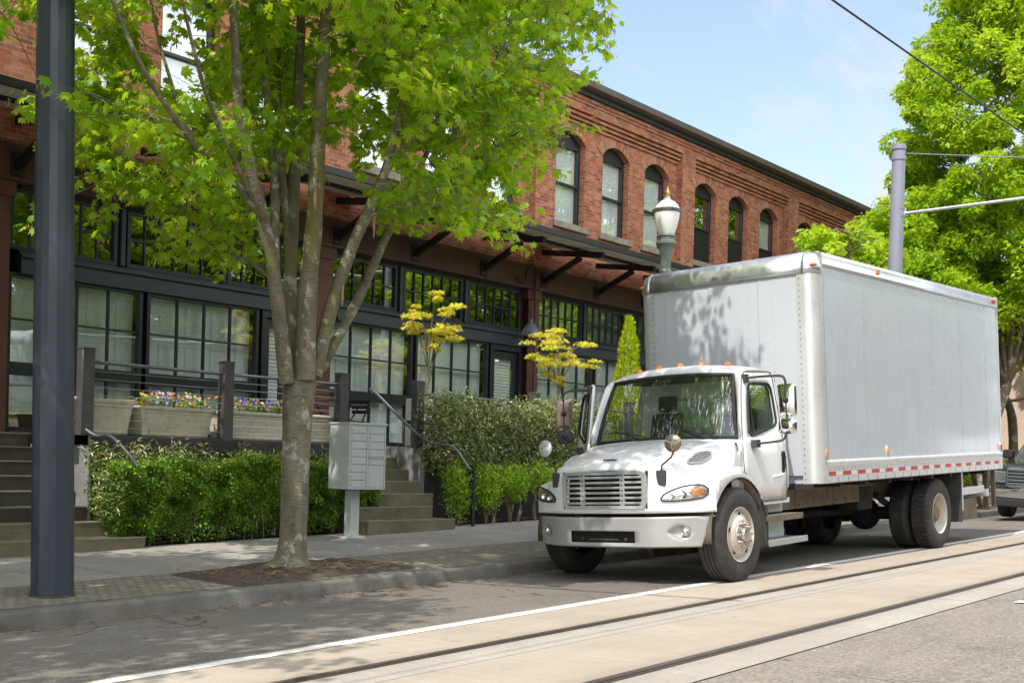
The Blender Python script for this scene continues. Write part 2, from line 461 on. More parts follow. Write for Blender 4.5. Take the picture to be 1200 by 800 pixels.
def line_material():
    m, nt, b = mat('worn_white_road_paint'); g = N(nt); v = g.pos()
    w = g.noise(v, 38, 7, .72)
    col = g.ramp(w, [(.30,(.34,.30,.25)),(.42,(.80,.78,.73))])
    g.l(col, b.inputs['Base Color']); b.inputs['Roughness'].default_value = .75
    return m
M['whiteline'] = line_material()
def walk_material():
    m, nt, b = mat('pavement_concrete'); g = N(nt); v = g.pos()
    p = g.n('ShaderNodeSeparateXYZ'); g.l(v, p.inputs[0])
    n1 = g.noise(v, .8, 7, .65)
    col = g.ramp(n1, [(.3,(.25,.235,.215)),(.7,(.39,.365,.33))])
    col = g.mix(g.ramp(g.noise(v, 70, 4, .7), [(.35,(.4,)*3),(.55,(0,0,0))]), col, (.13,.115,.10))
    col = g.mix(g.ramp(g.noise(v, 2.2, 7, .7), [(.55,(0,0,0)),(.72,(.5,)*3)]), col, (.15,.135,.11))
    jx = g.math('ABSOLUTE', g.math('SUBTRACT', g.math('FRACT', g.math('MULTIPLY', p.outputs[0], 1/1.55)), .5))
    jy = g.math('ABSOLUTE', g.math('SUBTRACT', p.outputs[1], 11.9))
    j = g.math('MAXIMUM', g.math('LESS_THAN', jx, .0045), g.math('LESS_THAN', jy, .007))
    col = g.mix(g.math('MULTIPLY', j, .7), col, (.06,.055,.045))
    g.l(col, b.inputs['Base Color']); b.inputs['Roughness'].default_value = .9
    g.l(g.bump(g.noise(v, 80, 4), .3, .006), b.inputs['Normal'])
    return m
M['walk'] = walk_material()
def cobble_material():
    m, nt, b = mat('small_stone_setts'); g = N(nt); v = g.pos()
    wv = g.n('ShaderNodeVectorMath', operation='ADD'); g.l(v, wv.inputs[0])
    nz = g.n('ShaderNodeTexNoise', ins={'Scale': 7.0}); g.l(v, nz.inputs['Vector'])
    sc = g.n('ShaderNodeVectorMath', operation='SCALE', ins={'Scale': .03}); g.l(nz.outputs['Color'], sc.inputs[0]); g.l(sc.outputs[0], wv.inputs[1])
    bt = g.n('ShaderNodeTexBrick', offset=.5, ins={'Scale': 1.0, 'Mortar Size': .012, 'Mortar Smooth': .4, 'Brick Width': .11, 'Row Height': .10,
             'Color1': (0,0,0,1), 'Color2': (1,1,1,1), 'Mortar': (.5,.5,.5,1)})
    g.l(wv.outputs[0], bt.inputs['Vector'])
    col = g.ramp(bt.outputs['Color'], [(0,(.19,.17,.14)),(.5,(.24,.215,.18)),(1,(.29,.26,.215))])
    col = g.mix(g.math('MULTIPLY', bt.outputs['Fac'], .7), col, (.11,.095,.06))
    col = g.mix(g.ramp(g.noise(v, 1.4, 6, .7), [(.42,(0,0,0)),(.7,(.5,)*3)]), col, (.12,.10,.05))
    g.l(col, b.inputs['Base Color']); b.inputs['Roughness'].default_value = .9
    g.l(g.bump(g.math('SUBTRACT', g.math('MULTIPLY', g.noise(v, 60, 4), .4), bt.outputs['Fac']), .9, .012), b.inputs['Normal'])
    return m
M['cobble'] = cobble_material()
M['kerb'] = simple('kerb_concrete', (.15,.142,.125), .9, var=.35, vscale=2.5, bump=.5, bscale=60, dirt=(.065,.06,.038,.85))

# ------------------------------------------------------------------ the ground
XS = [-60,-30,-15]+[-8+.75*i for i in range(54)]+[35+5*i for i in range(14)]+[120,200]
def strip(name, ya, yb, zf, dz, m, label=None, n=4, xs=XS, kind='structure'):
    mb = MB(); rows = []
    for x in xs:
        a = ya(x) if callable(ya) else ya; b = yb(x) if callable(yb) else yb
        rows.append([(x, lerp(a,b,j/n), zf(x, lerp(a,b,j/n))+dz) for j in range(n+1)])
    mb.grid(rows)
    o = mb.build(name, m, smooth=40, weld=False); tag(o, label, None, None, kind); return o
big = MB(); rows = []
for x in (-1200,-60,0,60,200,1500):
    rows.append([(x, y, .021*(max(-200,min(x,260))-11.79)-.75) for y in (-1500,-60,0,9,40,1500)])
big.grid(rows)
tag(big.build('ground', M['asphalt_coarse'], smooth=0), kind='structure')
strip('road', -9.0, lambda x: kerb_y(x)+.02, road_z, 0, M['asphalt_coarse'], n=12)
strip('parking_lane', 6.55, lambda x: kerb_y(x)+.01, road_z, .004, M['asphalt_lane'], n=6)
strip('track_slab', 3.6, 6.62, road_z, .008, M['slab'], n=6)
strip('lane_marking', 6.43, 6.56, road_z, .012, M['whiteline'], n=1)
def gpt(px, py):
    r = CAMM.transposed() @ Vector(((px-PX)/F, -(py-PY)/F, 1))
    n = Vector((-.021,.033,1)); p0 = Vector((11.79,6.29,.051-ZO))
    t = n.dot(p0)/n.dot(r); return r*t
for px, py in ((1197,706),):
    p = gpt(px, py)
    strip('lane_dash', p.y-.05, p.y+.05, road_z, .012, M['whiteline'], n=1, xs=[p.x-.07, p.x, p.x+.10])
for yy, what in ((5.60,'beside the white lane line'),(4.07,'beside the open asphalt lane')):
    rt_ = thing('tram_rail', (0,yy,0), 'dark worn grooved tram rail set in concrete '+what, 'tram rail', 'tram rails in the street')
    for nm, a, b, dz, m in (('rail_head',-.035,.03,.014,'rail'),('rail_groove',.03,.062,.011,'railgroove'),('rail_lip',.062,.085,.014,'rail')):
        mb = MB(); mb.grid([[(x, -a, road_z(x,yy-a)+dz),(x, -b, road_z(x,yy-b)+dz)] for x in XS])
        mb.build(nm, M[m], rt_, smooth=0, weld=False)
# kerb: face, rounded edge and top
kb = MB(); rows = []
for x in XS:
    k = kerb_y(x); z0 = road_z(x,k)-.05; zt = walk_z(x,k+.1)
    rows.append([(x,k,z0),(x,k+.006,zt-.035),(x,k+.016,zt-.012),(x,k+.04,zt),(x,k+.17,zt+.002),(x,k+.175,zt-.03)])
kb.grid(rows)
tag(kb.build('kerb', M['kerb'], smooth=60, weld=False), kind='structure')
strip('pavement', lambda x: kerb_y(x)+.16, 13.1, walk_z, -.003, M['walk'], n=8)
strip('sett_paving', lambda x: kerb_y(x)+.172, lambda x: 10.62, walk_z, .003, M['cobble'], n=4)
strip('planting_bed', 13.0, 13.6, lambda x, y: walk_z(x,y), .03, M['soil'], n=3)
strip('far_pavement', -14.0, -9.0, lambda x, y: road_z(x,-3)+.13, 0, M['walk'], n=3)
# uneven earth round the street tree
rnd = random.Random(3); mb = MB(); rows = []
for i in range(29):
    x = 7.30+2.55*i/28; row = []
    for j in range(15):
        y = 9.32+1.22*j/14
        e = min(i, 28-i, j*2, (14-j)*2)
        h = .002 if e == 0 else .012+.02*rnd.random()+.06*math.exp(-((x-8.6)**2+(y-10.05)**2)/.35)
        row.append((x+.03*(rnd.random()-.5), y+.03*(rnd.random()-.5), walk_z(x,y)+h))
    rows.append(row)
mb.grid(rows)
tag(mb.build('tree_pit_soil', M['soil'], smooth=60), kind='structure')
# litter of dry leaves and tassels along the kerb and in the pit
def flakes(name, spots, m, size, kind='stuff'):
    rr = random.Random(11); mb = MB()
    for x, y, z in spots:
        a = rr.random()*6.28; l = size*(.5+rr.random()); w = l*(.25+.4*rr.random())
        c, s_ = math.cos(a), math.sin(a); t = .4*l*(rr.random()-.3)
        mb.add([(x-c*l,y-s_*l,z),(x+s_*w,y-c*w,z+t),(x+c*l,y+s_*l,z+.002),(x-s_*w,y+c*w,z+t*.5)], [(0,1,2,3)])
    return tag(mb.build(name, m, smooth=0, weld=False), kind=kind)
M['litter'] = simple('dry_leaf_litter', (.26,.17,.085), .9, var=.5, vscale=30)
sp = []
for _ in range(1500):
    x = rnd.uniform(3.5,18); k = kerb_y(x); y = k-abs(rnd.gauss(0,.09))-.01
    sp.append((x,y,road_z(x,y)+.008))
for _ in range(700):
    x = rnd.uniform(7.35,9.8); y = rnd.uniform(9.4,10.5); sp.append((x,y,walk_z(x,y)+.05+.05*math.exp(-((x-8.6)**2+(y-10.05)**2)/.35)))
for _ in range(900):
    x = rnd.uniform(6,26); y = rnd.uniform(13.02,13.45); sp.append((x,y,walk_z(x,y)+.045))
for _ in range(220):
    x = rnd.uniform(4,16); y = rnd.uniform(6.6,9.0); sp.append((x,y,road_z(x,y)+.010))
for _ in range(350):
    x = rnd.uniform(4,16); y = rnd.uniform(9.2,13.0); sp.append((x,y,walk_z(x,y)+.010))
flakes('leaf_litter', sp, M['litter'], .022)

SKY_STRENGTH, SUN_STRENGTH, EXPOSURE = .15, 2.65, .93
# ------------------------------------------------------------------ daylight
L = Vector((2.86,.30,-3.98)).normalized()             # the way the sunlight travels
SUN_EL = math.asin(-L.z); SUN_AZ = math.atan2(-L.x, -L.y)   # azimuth from +Y towards +X
W = bpy.data.worlds.new('World'); S.world = W; W.use_nodes = True
nt = W.node_tree; g = N(nt)
for n in list(nt.nodes): nt.nodes.remove(n)
sky = g.n('ShaderNodeTexSky', sky_type='NISHITA', sun_disc=False, sun_elevation=SUN_EL, sun_rotation=SUN_AZ)
sky.air_density = 1.0; sky.dust_density = 1.2; sky.ozone_density = 1.2
tc = g.n('ShaderNodeTexCoord').outputs['Generated']
# thin streaky cirrus: light seen through it goes towards white
spv = g.n('ShaderNodeSeparateXYZ'); g.l(tc, spv.inputs[0])
zc = g.math('ADD', g.math('MAXIMUM', spv.outputs[2], 0.0), .22)
cv = g.n('ShaderNodeCombineXYZ')
g.l(g.math('DIVIDE', spv.outputs[0], zc), cv.inputs[0]); g.l(g.math('DIVIDE', spv.outputs[1], zc), cv.inputs[1])
cn = g.noise(g.scale(cv.outputs[0], (1.1,2.6,1)), 1.5, 9, .62)
cl = g.ramp(cn, [(.42,(.20,)*3),(.50,(.44,)*3),(.60,(1.0,)*3)])
skc = g.mix(cl, sky.outputs[0], (3.05,3.15,3.4))
# a bright bank of cloud added unseen behind the camera to fill the shade
fill_bank = g.ramp(g.math('ADD', g.math('MULTIPLY', spv.outputs[1], -1.0), g.math('MULTIPLY', g.math('SUBTRACT', cn, .5), .9)), [(.0,(0,0,0)),(.42,(.85,)*3)])
skc = g.mix(fill_bank, skc, (9.0,9.3,9.8))
bg = g.n('ShaderNodeBackground', ins={'Strength': SKY_STRENGTH}); g.l(skc, bg.inputs[0])
wo = g.n('ShaderNodeOutputWorld'); g.l(bg.outputs[0], wo.inputs[0])
sun = bpy.data.lights.new('sun', 'SUN'); sun.energy = SUN_STRENGTH; sun.angle = R(.53); sun.color = (1,.945,.86)
suno = bpy.data.objects.new('sun', sun); C.objects.link(suno)
suno.rotation_mode = 'QUATERNION'; suno.rotation_quaternion = L.to_track_quat('-Z', 'Y'); suno.location = (-20,-5,40)
S.view_settings.view_transform = 'Standard'; S.view_settings.look = 'None'
S.view_settings.exposure = EXPOSURE; S.view_settings.gamma = 1; S.view_settings.use_curve_mapping = False
# ------------------------------------------------------------------ foliage
def _fan(c, pts):
    v = [c]+pts; n = len(pts)
    return np.array(v, float), [(0,i+1,(i+1)%n+1) for i in range(n)]
def _maple(deep=1.0):
    P = []
    for ang, r in ((180,.26),(128,.40),(100,.30*deep+.04),(70,.62),(47,.36*deep),(31,.74),(14,.46*deep),(0,.80),(-14,.46*deep),(-31,.74),(-47,.36*deep),(-70,.62),(-100,.30*deep+.04),(-128,.40)):
        a = R(ang); x = .30+r*math.cos(a); y = r*math.sin(a)*1.05
        P.append([x, y, -.22*(x-.3)**2-.28*y*y])
    return _fan([.30,0,.03], P)
SHAPES = {
 'maple': _maple(1.0), 'palm': _maple(.45),
 'oval': (np.array([[0,0,0],[.45,.24,.07],[1,0,-.06],[.45,-.24,.07]]), [(0,1,2),(0,2,3)]),
 'long': (np.array([[0,0,0],[.5,.13,.05],[1,0,-.12],[.5,-.13,.05]]), [(0,1,2),(0,2,3)]),
 'clump': (np.array([[0,0,0],[.5,.3,.08],[1,0,-.1],[.45,-.3,.1],[-.1,.1,0],[.1,.75,.1],[-.3,.55,-.1],[-.1,-.1,0],[-.35,-.5,.05],[.15,-.8,-.1]]),
           [(0,1,2),(0,2,3),(4,5,6),(7,8,9)]),
}
def leaf_cloud(name, P, size, shape, m, parent, seed, droop=.4, spread=.5, tone=None, head=None, link=True, roll=.5):
    """one mesh of many separate leaves; P: points, head: optional outward direction (x, y) of each"""
    rs = np.random.RandomState(seed); P = np.asarray(P, float); n = len(P)
    T, faces = SHAPES[shape]; k = len(T)
    yaw = rs.uniform(0, 2*PI, n) if head is None else np.arctan2(head[:,1], head[:,0])+rs.normal(0,.8,n)
    pitch = droop+rs.normal(0, spread, n); rl = rs.normal(0, roll, n); s = rs.uniform(size[0], size[1], n)
    cy, sy, cp, sp, cr, sr = np.cos(yaw), np.sin(yaw), np.cos(pitch), np.sin(pitch), np.cos(rl), np.sin(rl)
    ax = np.stack([cy*cp, sy*cp, -sp], 1)
    side = np.stack([-sy, cy, np.zeros(n)], 1)
    nm = np.cross(ax, side)
    ay = side*cr[:,None]+nm*sr[:,None]; az = np.cross(ax, ay)
    V = P[:,None,:]+s[:,None,None]*(T[None,:,0,None]*ax[:,None,:]+T[None,:,1,None]*ay[:,None,:]+T[None,:,2,None]*az[:,None,:])
    Fc = np.asarray(faces); nf = len(Fc)
    I = (Fc[None]+(np.arange(n)*k)[:,None,None]).reshape(-1)
    me = bpy.data.meshes.new(name)
    me.vertices.add(n*k); me.vertices.foreach_set('co', V.reshape(-1))
    me.loops.add(len(I)); me.loops.foreach_set('vertex_index', I.astype(np.int32))
    me.polygons.add(n*nf); me.polygons.foreach_set('loop_start', (np.arange(n*nf)*3).astype(np.int32))
    me.update(calc_edges=True)
    t = rs.uniform(0,1,n)
    t = t if tone is None else np.clip(.55*np.asarray(tone)+.45*t, 0, 1)
    at_ = me.attributes.new('tone', 'FLOAT', 'POINT'); at_.data.foreach_set('value', np.repeat(t, k).astype(np.float32))
    me.polygons.foreach_set('use_smooth', np.ones(n*nf, bool))
    me.materials.append(m)
    o = bpy.data.objects.new(name, me); C.objects.link(o)
    if parent: o.parent = parent
    return o
def scatter_in(center, rad, n, seed, shell=0.0):
    rs = np.random.RandomState(seed); d = rs.normal(size=(n,3)); d /= np.linalg.norm(d,axis=1)[:,None]
    r = (shell**3+(1-shell**3)*rs.uniform(0,1,n))**(1/3)
    return np.asarray(center)+d*r[:,None]*np.asarray(rad), d
# ------------------------------------------------------------------ the brick building
YF, PIT = 16.6, 6.17                       # wall plane, pilaster pitch
P0 = 21.04
PIL = [P0+PIT*k for k in range(-4, 4)]     # pilaster centres -3.64 ... 39.55
B_END = PIL[-1]+.36
Z_DECK = 1.51; Z_BAND0, Z_BAND1 = 5.13, 5.66    # underside and top of the brown beam
Z_TOP = 10.06
bld = thing('brick_building', (0,0,0), 'two storey red brick warehouse building with arched upper windows and black storefront glazing', 'building')
wall = MB()
WDT, SILL, SPR, RISE = 1.12, 6.86, 8.78, .24
ARCN = 12
def arch_pts(xc):
    h = WDT/2; r = (h*h+RISE*RISE)/(2*RISE); zc = SPR+RISE-r; a0 = math.asin(h/r)
    return [(xc+r*math.sin(-a0+2*a0*i/ARCN), zc+r*math.cos(-a0+2*a0*i/ARCN)) for i in range(ARCN+1)], r, zc, a0
def wall_window_cell(x0, x1, z0, z1, xc, y, depth):
    a, b = xc-WDT/2, xc+WDT/2; ap, r, zc, a0 = arch_pts(xc)
    q = lambda pts: wall.add([(p[0], y, p[1]) for p in pts], [tuple(range(len(pts)))])
    q([(x0,z0),(a,z0),(a,SPR),(x0,SPR)]); q([(b,z0),(x1,z0),(x1,SPR),(b,SPR)]); q([(a,z0),(b,z0),(b,SILL),(a,SILL)])
    q([(x0,SPR),(a,SPR),(a,z1),(x0,z1)]); q([(b,SPR),(x1,SPR),(x1,z1),(b,z1)])
    for p, s_ in zip(ap, ap[1:]): q([p, s_, (s_[0],z1), (p[0],z1)])
    # reveals
    ring = [(a,SILL)]+ap+[(b,SILL)]
    for p, s_ in zip(ring, ring[1:]):
        wall.add([(p[0],y,p[1]),(s_[0],y,s_[1]),(s_[0],y+depth,s_[1]),(p[0],y+depth,p[1])], [(3,2,1,0)])
    wall.add([(a,y,SILL),(b,y,SILL),(b,y+depth,SILL),(a,y+depth,SILL)], [(0,1,2,3)])
wins = []
Z_P0, Z_P1 = Z_BAND1, 9.22                   # recessed panel with windows; corbels above
for k in range(len(PIL)-1):
    xa, xb = PIL[k]+.325, PIL[k+1]-.325
    xcs = [PIL[k]+1.19, PIL[k]+3.04, PIL[k]+4.89]
    edges = [xa, (xcs[0]+xcs[1])/2, (xcs[1]+xcs[2])/2, xb]
    for xc, e0, e1 in zip(xcs, edges, edges[1:]):
        wall_window_cell(e0, e1, Z_P0, Z_P1, xc, YF, .26)
        wins.append(xc)
    # stepped corbel courses under the frieze
    z = Z_P1
    yl = YF
    for c in range(4):
        yn = YF-.045*(c+1)
        wall.add([(xa,yl,z),(xb,yl,z),(xb,yn,z),(xa,yn,z)], [(0,3,2,1)])
        wall.add([(xa,yn,z),(xb,yn,z),(xb,yn,z+.062),(xa,yn,z+.062)], [(0,1,2,3)])
        z += .062
        if c < 3:                             # a shadow gap between the courses
            wall.add([(xa,yn,z),(xb,yn,z),(xb,yn+.05,z),(xa,yn+.05,z)], [(0,1,2,3)])
            wall.add([(xa,yn+.05,z),(xb,yn+.05,z),(xb,yn+.05,z+.03),(xa,yn+.05,z+.03)], [(0,1,2,3)])
            wall.add([(xa,yn+.05,z+.03),(xb,yn+.05,z+.03),(xb,yn-.045,z+.03),(xa,yn-.045,z+.03)], [(3,2,1,0)])
            z += .03; yl = yn-.045
    ZF0 = z
YP = YF-.18
for x in PIL:
    a, b = x-.325, x+.325
    wall.add([(a,YP,Z_BAND1),(b,YP,Z_BAND1),(b,YP,ZF0),(a,YP,ZF0)], [(0,1,2,3)])
    for e in (a, b):
        wall.add([(e,YP,Z_BAND1),(e,YF,Z_BAND1),(e,YF,ZF0),(e,YP,ZF0)], [(0,1,2,3)])
# frieze above the corbels, end walls, roof
xs0, xs1 = PIL[0]-.325, B_END
wall.add([(xs0,YP,ZF0),(xs1,YP,ZF0),(xs1,YP,Z_TOP),(xs0,YP,Z_TOP)], [(0,1,2,3)])
for c in range(2):
    z = ZF0+.13+.07*c
    wall.box(xs0, xs1, YP-.025-.025*c, YP+.01, z, z+.07)
for e in (xs0, xs1):
    wall.add([(e,YP,-1),(e,YF+14,-1),(e,YF+14,Z_TOP),(e,YP,Z_TOP)], [(0,1,2,3)])
wall.add([(xs0,YF+14,-1),(xs1,YF+14,-1),(xs1,YF+14,Z_TOP),(xs0,YF+14,Z_TOP)], [(3,2,1,0)])
# brick strip between the brown beam and the panels' foot is part of the panels; base of the wall behind the deck
wo_ = wall.build('wall', M['brick'], bld, smooth=0, weld=False)
mb = MB(); mb.box(xs0, xs1, YF, YF+14, Z_TOP-.25, Z_TOP-.1); mb.build('roof', M['cornice'], bld, smooth=0)
# upper floor's room behind the glass
mb = MB()
mb.box(xs0+.1, xs1-.1, YF+4.0, YF+4.1, 1.4, 9.6); mb.box(xs0+.1, xs1-.1, YF+.30, YF+4.1, 5.95, 6.05); mb.box(xs0+.1, xs1-.1, YF+.30, YF+4.1, 9.6, 9.7)
mb.box(xs0+.1, xs1-.1, YF+.30, YF+4.1, 1.38, 1.44)
for x in PIL: mb.box(x-.08, x+.08, YF+.30, YF+4, 1.44, 9.6)
mb.build('interior_wall', M['dark_room'], bld, smooth=0)
# cornice: fascia board, soffit gap and projecting gutter edge
mb = MB(); mb.prism([(YP-.08,9.87),(YP-.08,9.985),(YP+.05,9.985),(YP+.05,9.87)], 'yz', xs0, xs1)
mb.build('fascia_board', M['fascia'], bld, smooth=0)
mb = MB(); mb.prism([(YP-.26,9.985),(YP-.31,9.995),(YP-.34,10.12),(YP-.31,10.135),(YP+.6,10.20),(YP+.6,9.985)], 'yz', xs0-.05, xs1+.1)
cornice = mb.build('cornice', M['cornice'], bld, smooth=0)
print('frieze foot', ZF0)

# one upper window: frame with sash bar > glass_pane, blind; sill a part of its own
def upper_window(xc, lowered, blind):
    a, b = xc-WDT/2, xc+WDT/2; ap, r, zc, a0 = arch_pts(xc); y0, y1 = YF+.15, YF+.23
    fr = MB()
    fr.box(a, a+.085, y0, y1, SILL, SPR); fr.box(b-.085, b, y0, y1, SILL, SPR); fr.box(a+.085, b-.085, y0+.002, y1-.002, SILL, SILL+.08)
    zt = SPR-.05
    fr.prism([(a,zt)]+ap+[(b,zt)], 'xz', y0+.001, y1-.02)               # solid arched head
    fr.box(a+.085, b-.085, y0-.015, y1-.02, zt-.07, zt+.012)
    zm = (SILL+zt)/2
    fr.box(a+.085, b-.085, y0-.02, y1-.01, zm-.03, zm+.03)
    f = fr.build('window', M['frame'], bld, smooth=0, bevel=.006, segs=1)
    gl = MB(); gl.add([(a+.08,y0+.045,SILL+.07),(b-.08,y0+.045,SILL+.07),(b-.08,y0+.045,zt-.06),(a+.08,y0+.045,zt-.06)], [(0,1,2,3)])
    gl.build('glass_pane', M['glass'], f, smooth=0)
    if blind:
        bl = MB(); z1 = zt-.06; z0 = z1-(z1-SILL-.07)*blind
        bl.add([(a+.09,y1+.02,z1),(b-.09,y1+.02,z1),(b-.09,y1+.02,z0),(a+.09,y1+.02,z0)], [(0,1,2,3)]); bl.box(a+.09,b-.09,y1+.01,y1+.03,z0-.02,z0)
        bl.build('blind', M['whiteblind'], f, smooth=0, weld=False)
    if lowered:                                # slatted dark board in the lower half
        bo = MB()
        for i in range(7):
            w = (WDT-.17)/7; bo.box(a+.085+w*i+.004, a+.085+w*(i+1)-.004, y0+.01, y0+.035, SILL+.08, zm-.03)
        bo.build('lower_board', M['frame'], f, smooth=0)
    # the brick arch: a ring of bricks on edge, a little proud
    arcm = MB(); arc_uv = []; n = 16
    for j in range(n):
        t0, t1 = -a0-.09+(2*a0+.18)*j/n, -a0-.09+(2*a0+.18)*(j+1)/n
        pts = [(r+.002, t0),(r+.002, t1),(r+.27, t1),(r+.27, t0)]
        arcm.add([(xc+q*math.sin(t), yy, zc+q*math.cos(t)) for yy in (YF-.012, YF+.03) for q, t in pts], [(0,1,2,3),(3,2,6,7),(1,0,4,5)])
        for _ in range(3): arc_uv.append([((q-r)*.83, t*r*1.02) for q, t in pts])
    me = bpy.data.meshes.new('brick_arch'); me.from_pydata(arcm.v, [], arcm.f); uvl = me.uv_layers.new(name='UVMap')
    for p, uvs in zip(me.polygons, arc_uv):
        for li, uv in zip(p.loop_indices, uvs): uvl.data[li].uv = uv
    bm = bmesh.new(); bm.from_mesh(me); bmesh.ops.remove_doubles(bm, verts=bm.verts, dist=1e-5); bm.to_mesh(me); bm.free()
    me.materials.append(M['brick_arch']); ao = bpy.data.objects.new('brick_arch', me); C.objects.link(ao); ao.parent = f
    s_ = MB(); s_.box(a-.13, b+.13, YF-.09, YF+.15, SILL-.15, SILL)
    s_.build('sill', M['stone'], bld, smooth=0, bevel=.015)
for i, xc in enumerate(wins):
    lowered = 27 < xc < 39.5
    upper_window(xc, lowered, 0 if lowered and xc < 31 else (.45 if xc > 27 else (.97,1.0,.98,1.0,.96)[i%5]))

# brown lintel beam and columns
mb = MB(); mb.box(xs0, xs1, YF-.20, YF+.2, Z_BAND0, Z_BAND1); mb.box(xs0, xs1, YF-.235, YF-.20, Z_BAND1-.07, Z_BAND1-.004); mb.box(xs0, xs1, YF-.235, YF-.20, Z_BAND0+.004, Z_BAND0+.06)
mb.build('lintel_beam', M['rust'], bld, smooth=0, bevel=.008, segs=1)
for x in PIL:
    mb = MB(); w = .19; c = x-.24
    mb.box(c-w, c+w, YF-.16, YF-.13, .3, Z_BAND0); mb.box(c-w, c+w, YF+.10, YF+.13, .3, Z_BAND0); mb.box(c-.02, c+.02, YF-.13, YF+.10, .3, Z_BAND0)
    mb.box(c-.25, c+.25, YF-.19, YF+.15, Z_BAND0-.22, Z_BAND0-.003)
    mb.build('column', M['column'], bld, smooth=0, bevel=.006, segs=1)
# storefront: clerestory windows, slate beam, shop windows and a door in each bay
ZC0, ZC1 = 4.25, 5.03; ZB0, ZB1 = 3.84, 4.13
YG = YF+.02
def lite_window(name, a, b, z0, z1, cols, rows_z, glass, fw_=.06, mw=.028, blind=None):
    fr = MB()
    fr.box(a-fw_, a, YG-.05, YG+.05, z0-fw_, z1+fw_); fr.box(b, b+fw_, YG-.05, YG+.05, z0-fw_, z1+fw_)
    fr.box(a, b, YG-.048, YG+.048, z1, z1+fw_); fr.box(a, b, YG-.048, YG+.048, z0-fw_, z0)
    for i in range(1, cols):
        x = lerp(a, b, i/cols); fr.box(x-mw/2, x+mw/2, YG-.03, YG+.03, z0, z1)
    for zr, h in rows_z: fr.box(a, b, YG-.028-(.02 if h > .1 else 0), YG+.028, zr-h/2, zr+h/2)
    f = fr.build(name, M['frame'], bld, smooth=0)
    gl = MB(); gl.add([(a,YG,z0),(b,YG,z0),(b,YG,z1),(a,YG,z1)], [(0,1,2,3)]); gl.build('glass_pane', glass, f, smooth=0)
    if blind:
        bl = MB(); zt, zb = blind
        bl.add([(a+.01,YG+.13,zt),(b-.01,YG+.13,zt),(b-.01,YG+.13,zb),(a+.01,YG+.13,zb)], [(0,1,2,3)]); bl.box(a+.01,b-.01,YG+.12,YG+.14,zb-.03,zb)
        # tapes of the blind
        for t in (.14,.38,.62,.86):
            x = lerp(a,b,t); bl.box(x-.012,x+.012,YG+.112,YG+.116,zb,zt)
        bl.build('blind', M['blind'], f, smooth=0, weld=False)
for k, p in enumerate(PIL[:-1]):
    if p < 1: continue
    for o in (.04,1.97,3.90):
        lite_window('clerestory_window', p+o+.02, p+o+1.66, ZC0, ZC1, 6, [((ZC0+ZC1)/2,.028)], M['glass_dark'], blind=(ZC1,ZC0) if p > 20 else None)
    mb = MB(); mb.box(p+.17, p+PIT-.33, YF-.08, YF+.10, ZB0+.003, ZB1); mb.box(p+.15, p+PIT-.33, YF-.13, YF-.08, ZB1-.05, ZB1+.012)
    mb.box(p+.17, p+PIT-.33, YF-.02, YF+.08, ZB1, ZC0-.061); mb.box(p+.17, p+PIT-.33, YF-.02, YF+.08, ZC1+.061, Z_BAND0)
    for o in (1.83,3.76): mb.box(p+o-.03, p+o+.05, YF-.07, YF+.06, ZC0-.06, ZC1+.06)
    mb.build('transom_beam', M['beam'], bld, smooth=0, bevel=.006, segs=1)
    for j, o in enumerate((.02,2.34)):
        lite_window('shop_window', p+o+.04, p+o+2.16, 1.62, 3.80, 4, [(3.19,.028),(2.47,.19)], M['glass'], blind=(3.80,(1.66,1.70,2.0,1.66,1.85,1.66)[(k*2+j)%6]))
    mb = MB(); mb.box(p+.05, p+4.6, YG-.05, YG+.08, Z_DECK-.2, 1.56); mb.build('base_panel', M['beam'], bld, smooth=0)
    mb = MB()
    a, b = p+4.62, p+5.70
    mb.box(a, a+.10, YG-.06, YG+.06, Z_DECK-.1, ZB0); mb.box(b-.10, b, YG-.06, YG+.06, Z_DECK-.1, ZB0)
    mb.box(a+.10, b-.10, YG-.055, YG+.055, 3.72, ZB0)
    mb.build('door_frame', M['frame'], bld, smooth=0)
    d = MB(); a, b = p+4.72, p+5.60; y = YG+.01
    d.box(a, a+.12, y, y+.05, Z_DECK+.02, 3.70); d.box(b-.12, b, y, y+.05, Z_DECK+.02, 3.70); d.box(a+.12, b-.12, y, y+.05, 3.55, 3.70); d.box(a+.12, b-.12, y, y+.05, Z_DECK+.02, Z_DECK+.3)
    do = d.build('door', M['frame'], bld, smooth=0)
    gl = MB(); gl.add([(a+.12,y+.02,Z_DECK+.3),(b-.12,y+.02,Z_DECK+.3),(b-.12,y+.02,3.55),(a+.12,y+.02,3.55)], [(0,1,2,3)]); gl.build('glass_pane', M['glass'], do, smooth=0)
    bl = MB()
    for i in range(26): bl.add([(a+.12,y+.10,3.55-.067*i),(b-.12,y+.10,3.55-.067*i),(b-.12,y+.07,3.55-.067*i-.066),(a+.12,y+.07,3.55-.067*i-.066)], [(0,1,2,3)])
    bl.build('blind', M['whiteblind'], do, smooth=0, weld=False)
    h = MB(); h.tube([(b-.06,y-.05,2.4),(b-.06,y-.05,2.75)], .014); h.box(b-.07,b-.05,y-.05,y,2.42,2.44); h.box(b-.07,b-.05,y-.05,y,2.71,2.73)
    h.build('handle', M['galv'], do)
